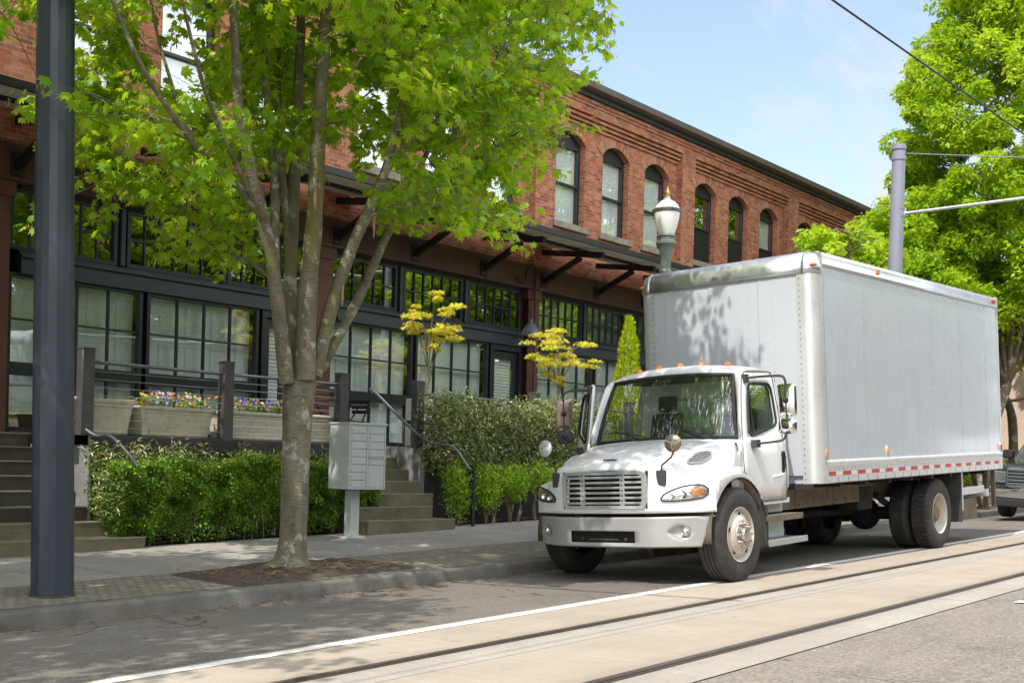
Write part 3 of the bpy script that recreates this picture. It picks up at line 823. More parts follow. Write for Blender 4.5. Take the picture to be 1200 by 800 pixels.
# canopy along the front
ZCW, ZCO, YCO = 6.15, 5.90, 14.62
mb = MB(); mb.prism([(YF-.19,ZCW),(YCO,ZCO),(YCO,ZCO+.05),(YF-.19,ZCW+.05)], 'yz', xs0+.2, xs1-1)
cano = mb.build('canopy', M['soffit'], bld, smooth=0)
mb = MB(); mb.prism([(YCO-.06,ZCO-.01),(YCO-.002,ZCO-.01),(YCO-.002,ZCO+.10),(YCO-.06,ZCO+.10)], 'yz', xs0+.2, xs1-1)
for t in (.52,):
    y = lerp(YF-.19, YCO, t); z = lerp(ZCW, ZCO, t); mb.prism([(y-.04,z-.06),(y+.04,z-.06),(y+.04,z-.003),(y-.04,z-.003)], 'yz', xs0+.2, xs1-1)
mb.prism([(YF-.19,ZCW+.052),(YCO,ZCO+.052),(YCO,ZCO+.075),(YF-.19,ZCW+.075)], 'yz', xs0+.2, xs1-1)
mb.build('canopy_frame', M['black'], cano, smooth=0)
x = PIL[1]
while x < xs1-1:
    b = MB()
    b.bar((x,YF-.2,ZCW-.15),(x,YCO+.16,ZCO-.10),.10,.12)
    b.bar((x,YF-.2,Z_BAND0+.20),(x,lerp(YF,YCO,.62),lerp(ZCW,ZCO,.62)-.20),.09,.11)
    b.box(x-.10,x+.10,YF-.23,YF-.2,Z_BAND0+.08,Z_BAND0+.40)
    b.build('bracket', M['black'], cano, smooth=0)
    x += PIT/3
# gooseneck lamp on the storefront column
def goose(x, z, label):
    t = thing('wall_lamp', (x,YF-.16,z), label, 'wall lamp')
    a = MB(); a.tube(spline([(0,0,0),(0,-.02,.42),(0,-.12,.62),(0,-.28,.58),(0,-.36,.36),(0,-.36,.30)],5), .014, 6); a.lathe([(.045,0),(.045,.02)],12,(0,0,-.02),'y',cap0=True,cap1=True)
    a.build('arm', M['black'], t)
    s_ = MB(); s_.lathe([(.035,.36),(.04,.28),(.10,.23),(.19,.09),(.225,.0),(.215,.0),(.18,.09),(.02,.21)],20,(0,-.36,0))
    s_.build('lamp_shade', simple('slate_enamel_shade',(.15,.17,.19),.3), t)
goose(20.25, 4.06, 'grey bell shaped gooseneck lamp on the red brown storefront column')
mb = MB(); mb.tube(spline([(20.05,YF-.24,5.33),(20.3,YF-.26,5.22),(20.42,YF-.26,5.55),(20.6,YF-.26,5.62),(20.72,YF-.26,5.5),(20.72,YF-.24,4.9),(20.74,YF-.24,1.6)],6),.02,6)
tag(mb.build('conduit_pipe', M['black']), 'thin dark pipe with an S bend running down the brown beam and column', 'pipe')
# ------------------------------------------------------------------ terrace, steps, railings
YW = 13.45                                  # front wall of the terrace
ter = thing('terrace', (12,YW,Z_DECK), 'dark raised terrace running along the storefront above the hedge', 'terrace')
def wld(o, root):                           # parts modelled in place
    o.parent = root; o.matrix_parent_inverse = root.matrix_world.inverted() if False else Matrix.Translation(-root.location)
mb = MB()
def deck_block(x0, x1, y0):
    mb.box(x0, x1, y0, YF-.03, Z_DECK-.14, Z_DECK)
deck_block(-8, 5.9, YW+.02); deck_block(5.9, 8.16, 15.0); deck_block(8.16, 12.36, YW+.02); deck_block(12.36, 14.2, 14.55); deck_block(14.2, 44, YW+.02)
wld(mb.build('floor', M['deck'], None, smooth=0), ter)
mb = MB()
for x0, x1 in ((-8,5.9),(8.20,12.32),(14.24,44)):
    mb.box(x0, x1, YW, YW+.12, -.8, Z_DECK-.02); mb.box(x0-.0, x1, YW-.03, YW+.1, Z_DECK-.22, Z_DECK-.018)
wld(mb.build('front_wall', M['deck'], None, smooth=0, bevel=.006, segs=1), ter)
for x0, x1, y1 in ((5.78,5.9,14.85),(8.16,8.28,14.85),(12.28,12.36,14.55),(14.12,14.24,14.55)):
    mb = MB(); mb.box(x0, x1, YW-.0, y1, -.8, Z_DECK-.004)
    wld(mb.build('stair_cheek', M['cheek'], None, smooth=0, bevel=.01, segs=1), ter)
def stairs(x0, x1, xe0, xe1, n, y0, label):
    zb = walk_z((x0+x1)/2, y0)-.01; h = (Z_DECK-zb)/n; t = thing('stone_steps', ((x0+x1)/2, y0, zb), label, 'steps', 'stone steps up to the terrace')
    for i in range(n):
        a, b = (xe0, xe1) if i < 2 else (x0, x1)
        if i == 1: b -= .22
        m_ = MB(); m_.box(a, b, y0+.285*i, y0+.285*(i+1)+(.25 if i < n-1 else .3), zb-.35 if i < 2 else zb+h*(i-1), zb+h*(i+1)-(.003 if i == n-1 else 0))
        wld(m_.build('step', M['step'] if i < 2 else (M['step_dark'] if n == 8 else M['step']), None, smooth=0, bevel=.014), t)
        m_ = MB(); m_.box(a+.002, b-.002, y0+.285*i-.004, y0+.285*i+.03, zb+h*(i+1)-.012, zb+h*(i+1)+.002); wld(m_.build('lit_edge_strip', M['tread'], None, smooth=0), t)
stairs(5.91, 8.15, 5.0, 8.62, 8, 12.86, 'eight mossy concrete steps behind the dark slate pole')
stairs(12.37, 14.11, 12.12, 14.02, 7, 12.55, 'seven mossy concrete steps beside the grey cluster mailbox')
def railing(name, posts, y, label, runs, zr=2.41):
    t = thing(name, (posts[0], y, Z_DECK), label, 'railing')
    for x in posts:
        m_ = MB(); m_.box(x-.085, x+.085, y-.07, y+.07, Z_DECK-.02, Z_DECK+1.05); m_.box(x-.092, x+.092, y-.077, y+.077, Z_DECK+1.05, Z_DECK+1.075)
        for i in range(9): m_.ball((x, y-.072, Z_DECK+.09+.10*i), .009, 6, 4)
        wld(m_.build('post', M['post'], None, smooth=30, bevel=.004, segs=1), t)
    for a, b in runs:
        m_ = MB(); m_.tube([(a,y,zr),(b,y,zr)], .024, 10); wld(m_.build('top_rail', M['pipe'], None), t)
        m_ = MB()
        for i in range(9): m_.tube([(a,y,Z_DECK+.09+.10*i),(b,y,Z_DECK+.09+.10*i)], .0035, 5)
        wld(m_.build('cable', M['cable'], None, weld=False), t)
    return t
railing('cable_railing', [8.13,10.27,12.42], YW+.06, 'charcoal post railing with steel cables in front of the flower planters', [(8.21,10.19),(10.35,12.34)])
railing('cable_railing', [14.12,17.2,20.3], YW+.08, 'charcoal cable railing standing behind the big pale shrub', [(14.2,17.12),(17.28,20.2)], 2.38)
railing('cable_railing', [5.75,3.4], YW+.06, 'dark cable railing left of the pole at the stair head', [(3.48,5.67)])
# side railings along the stair openings, running back to the storefront
def side_rail(x, ya, yb, label):
    t = thing('side_railing', (x,ya,Z_DECK), label, 'railing')
    for y in (yb,):
        m_ = MB(); m_.box(x-.06,x+.06,y-.06,y+.06,Z_DECK-.01,Z_DECK+1.05); wld(m_.build('post', M['post'], None, smooth=0, bevel=.004, segs=1), t)
    m_ = MB(); m_.tube([(x,ya,2.41),(x,yb,2.41)],.024,8); wld(m_.build('top_rail', M['pipe'], None), t)
    m_ = MB()
    for i in range(9): m_.tube([(x,ya,Z_DECK+.09+.10*i),(x,yb,Z_DECK+.09+.10*i)],.0035,5)
    wld(m_.build('cable', M['cable'], None, weld=False), t)
side_rail(7.35, 15.05, 16.3, 'dark railing post and cables at the head of the left steps')
side_rail(12.42, YW+.16, 14.9, 'charcoal side railing at the head of the right steps')
# pipe handrails
hr = thing('handrail', (14.15,14.5,2.3), 'grey pipe handrail sloping down the right steps to a bent foot', 'handrail')
m_ = MB(); m_.tube(spline([(14.02,14.55,2.44),(14.02,14.42,2.40),(14.05,13.4,1.68),(14.25,13.15,1.56),(14.42,13.08,1.54),(14.5,12.98,1.46),(14.57,12.80,1.20),(14.62,12.76,1.16)],6),.026,10)
wld(m_.build('rail', M['pipe'], None), hr)
m_ = MB(); m_.tube([(14.61,12.76,1.18),(14.68,12.76,1.10),(14.68,12.76,.2)],.03,10); m_.tube([(14.68,12.76,.5),(14.61,12.70,.55),(14.61,12.7,.25)],.014,6)
wld(m_.build('foot_post', M['black'], None), hr)
hl = thing('handrail', (8.1,13.5,1.6), 'grey pipe handrail bending round the wall beside the left steps', 'handrail')
m_ = MB(); m_.tube(spline([(8.06,14.6,2.35),(8.06,13.9,1.80),(8.10,13.52,1.60),(8.17,13.32,1.49),(8.29,13.28,1.50),(8.38,13.2,1.44),(8.47,13.0,1.24),(8.52,12.92,1.12)],6),.022,10)
wld(m_.build('rail', M['pipe'], None), hl)

# long stone planters with flowers
M['leaf_small'] = leaf_material('planter_leaf', [(0,(.10,.22,.03)),(1,(.32,.50,.08))], .35)
FL = {n: simple(n+'_petal', c, .6, var=.15, vscale=30) for n, c in dict(violet=(.13,.045,.42), yellow=(.75,.50,.03), orange=(.70,.16,.03), white=(.75,.72,.75), lilac=(.42,.34,.65)).items()}
def planter(xc, yc, w, d, h, label, flowers, seed):
    t = thing('planter', (xc,yc,Z_DECK), label, 'planter', 'stone planters on the terrace')
    m_ = MB(); rows = []
    prof = [(0,.06),(.03,.04),(.05,.05),(h*.75,.01),(h*.80,-.005),(h*.86,.0),(h*.88,-.025),(h*.97,-.035),(h,-.02),(h,.03),(h-.06,.04)]
    for z, ins in prof:
        a, b = w/2-ins, d/2-ins
        rows.append([(-a,-b,z),(-a*.33,-b,z),(a*.33,-b,z),(a,-b,z),(a,b,z),(-a,b,z)])
    m_.grid(rows, closed=True)
    o = m_.build('trough', M['planter'], t, smooth=20, bevel=.008)
    m_ = MB(); m_.box(-w/2+.045, w/2-.045, -d/2+.045, d/2-.045, h-.09, h-.05); m_.build('soil', M['soil'], t, smooth=0)
    if flowers:
        rr = random.Random(seed); np_ = int(620*w)
        P = [(rr.uniform(-w/2+.05,w/2-.05), rr.uniform(-d/2,d/2-.04), h-.03+.17*rr.random()**.8) for _ in range(np_)]
        leaf_cloud('leaves', P, (.035,.07), 'oval', M['leaf_small'], t, seed, droop=.1)
        for n, m2 in FL.items():
            b = MB()
            for _ in range(int(26*w)):
                x = rr.uniform(-w/2+.04,w/2-.04)
                if n in ('violet','lilac') and rr.random() < .5: x = abs(x)*-.6 if rr.random() < .5 else x
                y = rr.uniform(-d/2-.03,d/2-.1); z = h+.03+.17*rr.random(); q = .016+.010*rr.random()
                c = Vector((x,y,z)); nrm = Vector((rr.uniform(-.5,.5),-1,rr.uniform(.0,.9))).normalized(); u = nrm.orthogonal().normalized(); v2 = nrm.cross(u)
                ring = []
                for k in range(10):
                    a = 2*PI*k/10; rad = q*(1.25 if k % 2 == 0 else .8); ring.append(c+u*rad*math.cos(a)+v2*rad*math.sin(a))
                b.add([c+nrm*.006]+ring, [(0,k+1,(k+1)%10+1) for k in range(10)])
            o = b.build(n+'_flowers', m2, t, smooth=0, weld=False); o['kind'] = 'stuff'
    return t

# cluster mailbox
t = thing('cluster_mailbox', (11.62,12.28,walk_z(11.6,12.28)), 'pale grey cluster mailbox on a square pedestal beside the tree', 'mailbox', rz=R(-6))
W_, D_, H_ = .64, .47, .90; ZB = .70
m_ = MB(); m_.box(-.17,.17,-.02,.22,0,.03); m_.box(-.075,.075,.02,.17,.03,ZB-.02)
m_.build('pedestal', M['mailbox'], t, smooth=0, bevel=.006)
m_ = MB(); m_.box(-W_/2,W_/2,-D_/2+.02,D_/2,ZB,ZB+H_); m_.box(-W_/2-.015,W_/2+.02,-D_/2-.01,D_/2+.01,ZB+H_,ZB+H_+.025)
m_.box(-W_/2,-W_/2+.022,-D_/2+.002,-D_/2+.02,ZB,ZB+H_); m_.box(W_/2-.022,W_/2,-D_/2+.002,-D_/2+.02,ZB,ZB+H_); m_.box(-W_/2+.022,W_/2-.022,-D_/2+.002,-D_/2+.02,ZB,ZB+.02); m_.box(-W_/2+.022,W_/2-.022,-D_/2+.002,-D_/2+.02,ZB+H_-.02,ZB+H_); m_.box(-.015,.015,-D_/2+.002,-D_/2+.02,ZB+.02,ZB+H_-.02)
m_.build('cabinet', M['mailbox'], t, smooth=0, bevel=.003, segs=1)
def mdoor(x0, x1, z0, z1, lock=True, cat='mail_door'):
    q = MB(); q.box(x0+.006,x1-.006,-D_/2+.004,-D_/2+.024,z0+.005,z1-.005)
    o = q.build('compartment_door', M['mailbox'], t, smooth=0, bevel=.003, segs=1)
    q = MB(); q.lathe([(.011,0),(.011,-.008),(.006,-.010)],10,(x0+.03,-D_/2+.004,(z0+z1)/2),'y',cap1=True); q.build('lock', M['galv'], o)
ca, cb, cc, cd = -W_/2+.022, -.015, .015, W_/2-.022
n = 8; hh = (H_-.04)/n
for i in range(n): mdoor(ca, cb, ZB+.02+hh*i, ZB+.02+hh*(i+1))
for i in range(4): mdoor(cc, cd, ZB+.02+hh*(4+i), ZB+.02+hh*(5+i))
mdoor(cc, cd, ZB+.02+hh*2.95, ZB+.02+hh*3.85); mdoor(cc, cd, ZB+.02, ZB+.02+hh*2.95)
q = MB(); q.box(cc+.01,cd-.01,-D_/2-.012,-D_/2+.004,ZB+.02+hh*3.86,ZB+.02+hh*3.97); q.build('mail_slot', M['mailbox'], t, smooth=0, bevel=.003)

# furniture on the terrace
def folding_chair(x, y, rz, label):
    t = thing('folding_chair', (x,y,Z_DECK), label, 'chair', rz=rz)
    s_ = MB()
    for i in range(5): s_.box(-.2,.2,-.2+.085*i,-.13+.085*i,.44,.455)
    s_.build('seat', M['black'], t, smooth=0)
    b = MB()
    for i in range(3): b.box(-.2,.2,.235-.0*i,.25,.60+.09*i,.66+.09*i)
    b.build('backrest', M['black'], t, smooth=0)
    for sx in (-.21,.21):
        l = MB(); l.bar((sx,-.24,0),(sx,.25,.86),.022,.022); l.build('leg', M['black'], t, smooth=0)
        l = MB(); l.bar((sx*.92,.26,0),(sx*.92,-.2,.45),.022,.022); l.build('leg', M['black'], t, smooth=0)
folding_chair(13.9, 15.9, R(70), 'black slatted folding chair on the terrace above the right steps')
folding_chair(14.9, 15.9, R(-80), 'black slatted folding chair nearer the white planter box')
def small_table(x, y, label):
    t = thing('bistro_table', (x,y,Z_DECK), label, 'table')
    a = MB(); a.box(-.38,.38,-.3,.3,.70,.725); a.build('table_top', M['black'], t, smooth=0, bevel=.004)
    for s1 in (-1,1):
        for s2 in (-1,1):
            l = MB(); l.bar((s1*.3,s2*.25,0),(-s1*.28,s2*.25,.70),.02,.02); l.build('leg', M['black'], t, smooth=0)
small_table(14.4, 15.75, 'small black bistro table with crossed legs between the folding chairs')
t = thing('planter_box', (15.70,15.0,Z_DECK), 'narrow white stacked planter box behind the stair post', 'planter')
for i in range(2):
    a = MB(); a.box(-.16,.16,-.2,.2,.03+.46*i,.43+.46*i); a.build('tier', simple('white_box_paint',(.78,.76,.74),.5), t, smooth=0, bevel=.012)
a = MB(); a.box(-.13,.13,-.17,.17,.43,.49); a.build('shadow_gap', M['black'], t, smooth=0)
# bicycle parked at the head of the left steps
def bicycle(x, y, rz, label):
    t = thing('bicycle', (x,y,Z_DECK), label, 'bicycle', rz=rz)
    for wx in (-.5,.52):
        w = MB(); w.lathe([(.315,-.018),(.34,0),(.315,.018),(.30,0),(.315,-.018)],28,(wx,0,.345),'y')
        for k in range(12):
            a = 2*PI*k/12; w.tube([(wx,0,.345),(wx+.3*math.cos(a),0,.345+.3*math.sin(a))],.003,4)
        w.build('wheel', M['black'], t)
    f_ = MB(); bb = (-.05,0,.29)
    for p, q in ((bb,(-.22,0,.83)),(bb,(.34,0,.72)),((-.2,0,.74),(.32,0,.80)),(bb,(-.5,0,.345)),((-.2,0,.74),(-.5,0,.345)),((.32,0,.86),(.36,0,.70)),((.36,0,.70),(.52,0,.345))): f_.tube([p,q],.016,7)
    f_.build('bike_frame', M['frame'], t)
    s_ = MB(); s_.ball((-.24,0,.87),.1,10,6,(1.3,.7,.35)); s_.build('saddle', M['black'], t)
    h_ = MB(); h_.tube(spline([(.38,-.28,.95),(.36,-.1,.97),(.31,0,.95),(.36,.1,.97),(.38,.28,.95)],4),.013,7); h_.tube([(.31,0,.84),(.31,0,.95)],.014,7); h_.build('handlebar', M['black'], t)
bicycle(6.2, 15.75, R(8), 'dark bicycle leaning by the storefront behind the slate pole')

# ------------------------------------------------------------------ poles, lamps and wires
t = thing('tram_pole', (5.70,9.92,walk_z(5.7,9.92)), 'large dark slate faceted steel pole standing in the stone setts by the kerb', 'pole')
a = MB(); prof = [(.185,0),(.183,.5),(.163,5.2),(.145,9.2),(.148,9.25),(.05,9.33)]
a.lathe(prof, 16, cap1=True); a.build('shaft', M['pole'], t, smooth=15)
t.rotation_euler = (-.0162,-.0133,0)
a = MB(); a.lathe([(.20,0),(.20,.006),(.186,.012)],24); a.build('base_ring', M['soil'], t)
a = MB(); a.tube([(0,0,6.0),(0,-5.1,6.22)],.032,8); a.tube([(0,-.1,7.4),(0,-3.2,6.16)],.012,6); a.lathe([(.175,5.9),(.175,6.1)],16); a.build('bracket_arm', M['galv'], t)
xg, yg = 23.6, 9.35
t = thing('tram_pole', (xg,yg,walk_z(xg,yg)), 'slim blue grey catenary pole behind the truck box holding a bracket arm', 'pole')
zt = at(1046,165,yg).z-walk_z(xg,yg); za = at(1055,252,yg).z-walk_z(xg,yg); zg = at(1053,180,yg).z-walk_z(xg,yg)
a = MB(); a.tube([(-.12,0,-.1),(.0,0,zt*.6),(.05,0,zt)],[.17,.145,.13],16); a.build('shaft', M['grey_pole'], t)
for z, r_ in ((zt-.08,.147),(zt-.3,.142),(zg-.1,.145),(za-.06,.15),(za+.1,.15)):
    a = MB(); a.lathe([(r_-.02,z-.03),(r_,z-.03),(r_,z+.03),(r_-.02,z+.03)],16,(.04,0,0)); a.build('collar', M['grey_pole'], t)
a = MB(); a.tube([(.1,-.12,za),(.1,-3.4,za+.05),(.1,-4.7,za+.06)],.032,8); a.tube([(.1,-.12,za-.04),(.1,-.12,za+.1)],.04,8); a.build('bracket_arm', M['galv'], t)
a = MB(); a.tube([(.1,-.13,zg),(.1,-2.4,zg-.4),(.1,-4.5,za+.1)],.009,6); a.build('stay_wire', M['grey_pole'], t)
# contact wire over the track
pts = []
for i in range(60):
    x = -14+ i*1.1; pts.append((x, 4.85, 5.73+.0205*(x-10.5)+.00035*(x-13.5)**2*0))
a = MB(); a.tube(pts, .011, 6); tag(a.build('overhead_wire', M['wire']), 'thin dark overhead tram wire crossing the sky above the track', 'wire')
# acorn street lamp behind the truck
xl, yl = 15.62, 9.8
t = thing('street_lamp', (xl,yl,walk_z(xl,yl)), 'old style sage green street lamp with white acorn globe and gilded finial', 'street lamp')
zb = at(780,277,yl).z-walk_z(xl,yl)        # foot of the globe holder
a = MB(); a.lathe([(.22,0),(.22,.10),(.19,.14),(.17,.55),(.19,.60),(.13,.70),(.095,.85),(.085,2.0),(.075,zb-.75),(.075,zb-.6),(.10,zb-.57),(.10,zb-.53),(.075,zb-.5),(.085,zb-.30),(.12,zb-.16),(.155,zb-.12),(.155,zb-.08),(.13,zb-.06),(.13,zb-.02),(.15,zb),(.13,zb+.03)],20,cap1=True)
a.build('post', M['lamp_green'], t, smooth=40)
gm, nt_, b_ = mat('opal_globe_glass'); b_.inputs['Base Color'].default_value = (.82,.80,.76,1); b_.inputs['Roughness'].default_value = .18; b_.inputs['Subsurface Weight'].default_value = .3; b_.inputs['Subsurface Radius'].default_value = (.1,.1,.1)
a = MB(); a.lathe([(.11,.015),(.125,.045),(.16,.15),(.19,.28),(.197,.37)],28,(0,0,zb)); a.build('globe', gm, t)
a = MB(); a.lathe([(.199,.362),(.209,.367),(.209,.415),(.199,.42)],28,(0,0,zb))
for k in range(6):
    an = 2*PI*k/6; a.ball((.211*math.cos(an),.211*math.sin(an),zb+.391),.019,8,5)
a.build('band', simple('bronze_band',(.12,.10,.08),.4,metal=.5), t)
a = MB(); a.lathe([(.197,.421),(.178,.465),(.13,.525),(.06,.565),(.045,.585),(.045,.60)],28,(0,0,zb)); a.build('globe_cap', gm, t)
a = MB(); a.lathe([(.045,.60),(.052,.612),(.026,.63),(.03,.65),(.042,.67),(.026,.695),(.008,.76),(.0,.78)],14,(0,0,zb)); a.build('finial', M['gold'], t)
# ------------------------------------------------------------------ trees and shrubs
M['maple_leaf'] = leaf_material('fresh_maple_leaf', [(0,(.045,.13,.006)),(.3,(.14,.31,.010)),(.6,(.31,.51,.016)),(.9,(.54,.68,.03)),(1,(.62,.54,.08))], .56, (.74,.92,.03), .42, .5)
M['young_leaf'] = leaf_material('yellow_green_leaf', [(0,(.10,.23,.008)),(.35,(.25,.43,.012)),(.75,(.42,.57,.02)),(1,(.58,.64,.06))], .5, (.70,.82,.03), .5, .35)
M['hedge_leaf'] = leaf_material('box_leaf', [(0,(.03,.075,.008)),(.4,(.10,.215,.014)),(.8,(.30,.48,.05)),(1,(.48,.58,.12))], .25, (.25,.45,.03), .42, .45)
M['pieris_leaf'] = leaf_material('pale_tipped_leaf', [(0,(.04,.08,.018)),(.35,(.12,.20,.04)),(.6,(.36,.42,.15)),(.88,(.70,.68,.40)),(1,(.70,.42,.20))], .25, (.3,.4,.08), .38, .5)
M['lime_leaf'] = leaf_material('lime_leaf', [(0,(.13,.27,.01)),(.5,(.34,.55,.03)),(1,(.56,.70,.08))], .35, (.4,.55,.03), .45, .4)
M['gold_leaf'] = leaf_material('golden_leaf', [(0,(.55,.58,.04)),(.5,(.84,.76,.08)),(.88,(.92,.80,.16)),(1,(.80,.50,.12))], .5, (.95,.88,.12), .5, .3)
M['gold_needle'] = leaf_material('golden_conifer_spray', [(0,(.26,.42,.008)),(.5,(.55,.70,.015)),(1,(.72,.80,.04))], .3, (.6,.62,.03), .6, .2)

def limb(mb, pts, r0, r1, n=9, k=5, flare=None):
    q = spline(pts, k); m_ = len(q)-1
    mb.tube(q, [lerp(r0, r1, (i/m_)**.8)*(1+.05*math.sin(i*1.7)) for i in range(m_+1)], n, caps=True)
    return q

# ---- the multi-stemmed street maple
BX, BY = 8.58, 10.05; bz = walk_z(BX,BY)
mt = thing('maple_tree', (BX,BY,bz), 'multi stemmed street maple with fresh green leaves growing from the soil pit', 'tree')
tr = MB()
tp = [(BX-.02,BY,bz-.05),(BX,BY,bz+.10),(BX+.01,BY,bz+.35),at(346,560,10.05),at(349,480,10.05),at(352,428,10.05)]
q = spline(tp, 5); nq = len(q)-1; nb = len(tr.v)
tr.tube(q, [tab(i/nq, [(0,.36),(.12,.26),(.22,.178),(.40,.148),(.7,.150),(.9,.178),(1,.16)]) for i in range(nq+1)], 20)
for i in range(nb, len(tr.v)):                       # root swellings and an oval, fluted trunk
    v = Vector(tr.v[i]); a = math.atan2(v.y-BY, v.x-BX); h = v.z-bz
    f_ = 1+.05*math.sin(3*a+1.3*h)+.03*math.sin(5*a-2.2*h)+max(0,.45-h)*.55*max(0,math.sin(2.5*a+.6))
    tr.v[i] = (BX+(v.x-BX)*f_, BY+(v.y-BY)*f_, v.z)
STEMS = [
 ([(336,448,10.0),(322,330,9.9),(308,255,9.85),(293,193,9.8),(281,134,9.75),(276,60,9.7),(270,-60,9.6),(262,-220,9.5)], .095,.035),
 ([(321,320,9.9),(322,227,10.2),(314,121,10.4),(306,20,10.6),(298,-100,10.8),(285,-240,11)], .065,.03),
 ([(346,445,10.2),(340,338,10.25),(344,240,10.4),(348,130,10.5),(352,40,10.6),(356,-90,10.7),(360,-240,10.8)], .10,.04),
 ([(341,330,10.25),(331,202,10.5),(326,100,10.8),(330,0,11.1),(336,-120,11.4)], .055,.025),
 ([(356,445,9.95),(361,338,9.9),(369,250,9.85),(373,150,9.85),(380,50,9.9),(388,-80,9.9),(396,-260,9.9)], .145,.05),
 ([(368,440,9.95),(390,355,9.85),(412,291,9.7),(437,235,9.5),(455,190,9.4),(475,110,9.3),(500,20,9.2),(520,-90,9.1)], .10,.03),
 ([(374,435,10.15),(420,350,10.3),(450,283,10.5),(467,253,10.6),(488,205,10.8),(520,140,11.0),(560,60,11.2),(600,-30,11.3)], .075,.022),
 ([(310,258,9.85),(285,225,9.6),(255,200,9.4),(225,165,9.2),(200,132,9.1),(170,85,8.9),(140,21,8.8),(110,-60,8.7)], .05,.015),
 ([(258,202,9.4),(218,148,9.7),(197,85,9.9),(183,35,10.0),(170,-40,10.2)], .03,.012),
 ([(322,330,9.95),(300,312,10.2),(270,297,10.4),(245,285,10.6),(225,268,10.8)], .035,.012),
 ([(467,253,10.6),(505,222,10.2),(545,195,9.9),(590,165,9.6),(630,120,9.4)], .032,.012),
 ([(225,165,9.5),(165,140,10.3),(105,112,10.7),(45,95,10.9)], .020,.006),
 ([(455,190,9.4),(500,150,8.9),(545,110,8.5),(590,60,8.2)], .032,.012),
 ([(308,255,9.85),(275,190,9.2),(245,120,8.7),(225,50,8.3),(205,-40,8.0)], .035,.013),
]
skel = []
for pts, r0, r1 in STEMS:
    q = limb(tr, [at(*p) for p in pts], r0*.88, r1*.9, 10)
    for i, p in enumerate(q):
        if i > len(q)*.25: skel.append((p, lerp(r0, r1, i/len(q))))
rs = random.Random(21)
LOWER = [(-60,120),(0,128),(45,135),(85,232),(130,245),(180,296),(250,330),(300,338),(322,240),(345,185),(405,180),(432,215),(442,292),(500,300),(560,288),(590,250),(625,185),(650,120),(676,40),(690,-10),(704,-120)]
def photo_xy(p):
    q = CAMM @ Vector((p[0],p[1],p[2]-ZO)); return PX+F*q.x/q.z, PY-F*q.y/q.z
ends = []
tries = 0
while len(ends) < 850 and tries < 60000:
    tries += 1
    d = Vector((rs.gauss(0,1),rs.gauss(0,1),rs.gauss(0,1))).normalized(); r_ = rs.random()**.42
    p = Vector((9.15+4.9*d.x*r_, 10.0+3.55*d.y*r_, 7.1+3.9*d.z*r_))
    x, y = photo_xy(p)
    if x > 702: continue
    lo = tab(x, LOWER)-14
    if y > lo and (x > -40): continue
    if p.z < 3.3: continue
    if 15 < x < 112 and p.y < 10.6: continue
    if 262 < x < 418 and y > -60 and p.y < 9.95 and rs.random() < .82: continue
    if 120 < x < 262 and -20 < y < 120 and rs.random() < .45: continue
    if 190 < x < 232 and 25 < y < 95 and rs.random() < .85: continue
    if 470 < x < 500 and 150 < y < 190 and rs.random() < .7: continue
    ends.append(p)
ends.sort(key=lambda p: (p.x-8.9)**2+(p.y-10.1)**2+.3*(p.z-5)**2)
LP, LT, LH = [], [], []
FP = []
skp = np.array([tuple(p) for p, _ in skel]); skr = [r_ for _, r_ in skel]
for p in ends:
    dv = skp-np.array(p); dd = np.sqrt((dv**2).sum(1))+np.maximum(0, dv[:,2]+.1)*1.2
    j = int(dd.argmin()); a = Vector(skp[j]); ln = (p-a).length
    if ln < .12: continue
    mid = a.lerp(p,.5)+Vector((rs.uniform(-.08,.08),rs.uniform(-.08,.08),.10))*ln
    r0 = min(skr[j]*.7, .008+.010*ln)
    q = spline([a,mid,p],5)
    tr.tube(q, [lerp(r0,.004,i/(len(q)-1)) for i in range(len(q))], 5, caps=False)
    skp = np.vstack([skp, np.array([tuple(v) for v in q[4:]])]); skr += [r0*.75]*len(q[4:])
    tone = rs.random()
    out = Vector((p.x-8.9, p.y-10.1, 0)); out = out.normalized() if out.length > .01 else Vector((1,0,0))
    for t_ in range(rs.randint(5,7)):                # twigs with bunches of leaves
        s_ = q[rs.randint(5, len(q)-1)]
        e = s_+Vector((rs.gauss(0,.26)+out.x*.15, rs.gauss(0,.26)+out.y*.15, rs.gauss(.02,.20)))
        tr.tube([s_, s_.lerp(e,.5)+Vector((0,0,.03)), e], [.004,.003,.002], 4, caps=False)
        for _ in range(rs.randint(9,14)):
            b_ = s_.lerp(e, rs.uniform(.35,1.05)); hd = Vector((rs.gauss(0,1),rs.gauss(0,1)))
            LP.append((b_.x+.05*hd.x, b_.y+.05*hd.y, b_.z+rs.gauss(-.02,.05))); LT.append(tone); LH.append((hd.x+out.x*.5, hd.y+out.y*.5))
        if rs.random() < .7:
            for _ in range(9): FP.append((e.x+rs.gauss(0,.04), e.y+rs.gauss(0,.04), e.z-.02-rs.random()*.05))
print('maple leaves', len(LP))
def world_part(o, root):
    o.parent = root; o.matrix_parent_inverse = Matrix.Translation(-root.location)
world_part(tr.build('trunk', M['bark'], None, smooth=60, weld=False), mt)
crown = leaf_cloud('crown', LP, (.060,.135), 'maple', M['maple_leaf'], None, 5, droop=.65, spread=.45, tone=LT, head=np.array(LH)); world_part(crown, mt)
M['tassel'] = leaf_material('maple_flower', [(0,(.30,.26,.04)),(1,(.50,.36,.07))], .4, (.6,.5,.1))
world_part(leaf_cloud('flower_tassels', FP, (.04,.075), 'long', M['tassel'], None, 6, droop=1.25, spread=.25), mt)
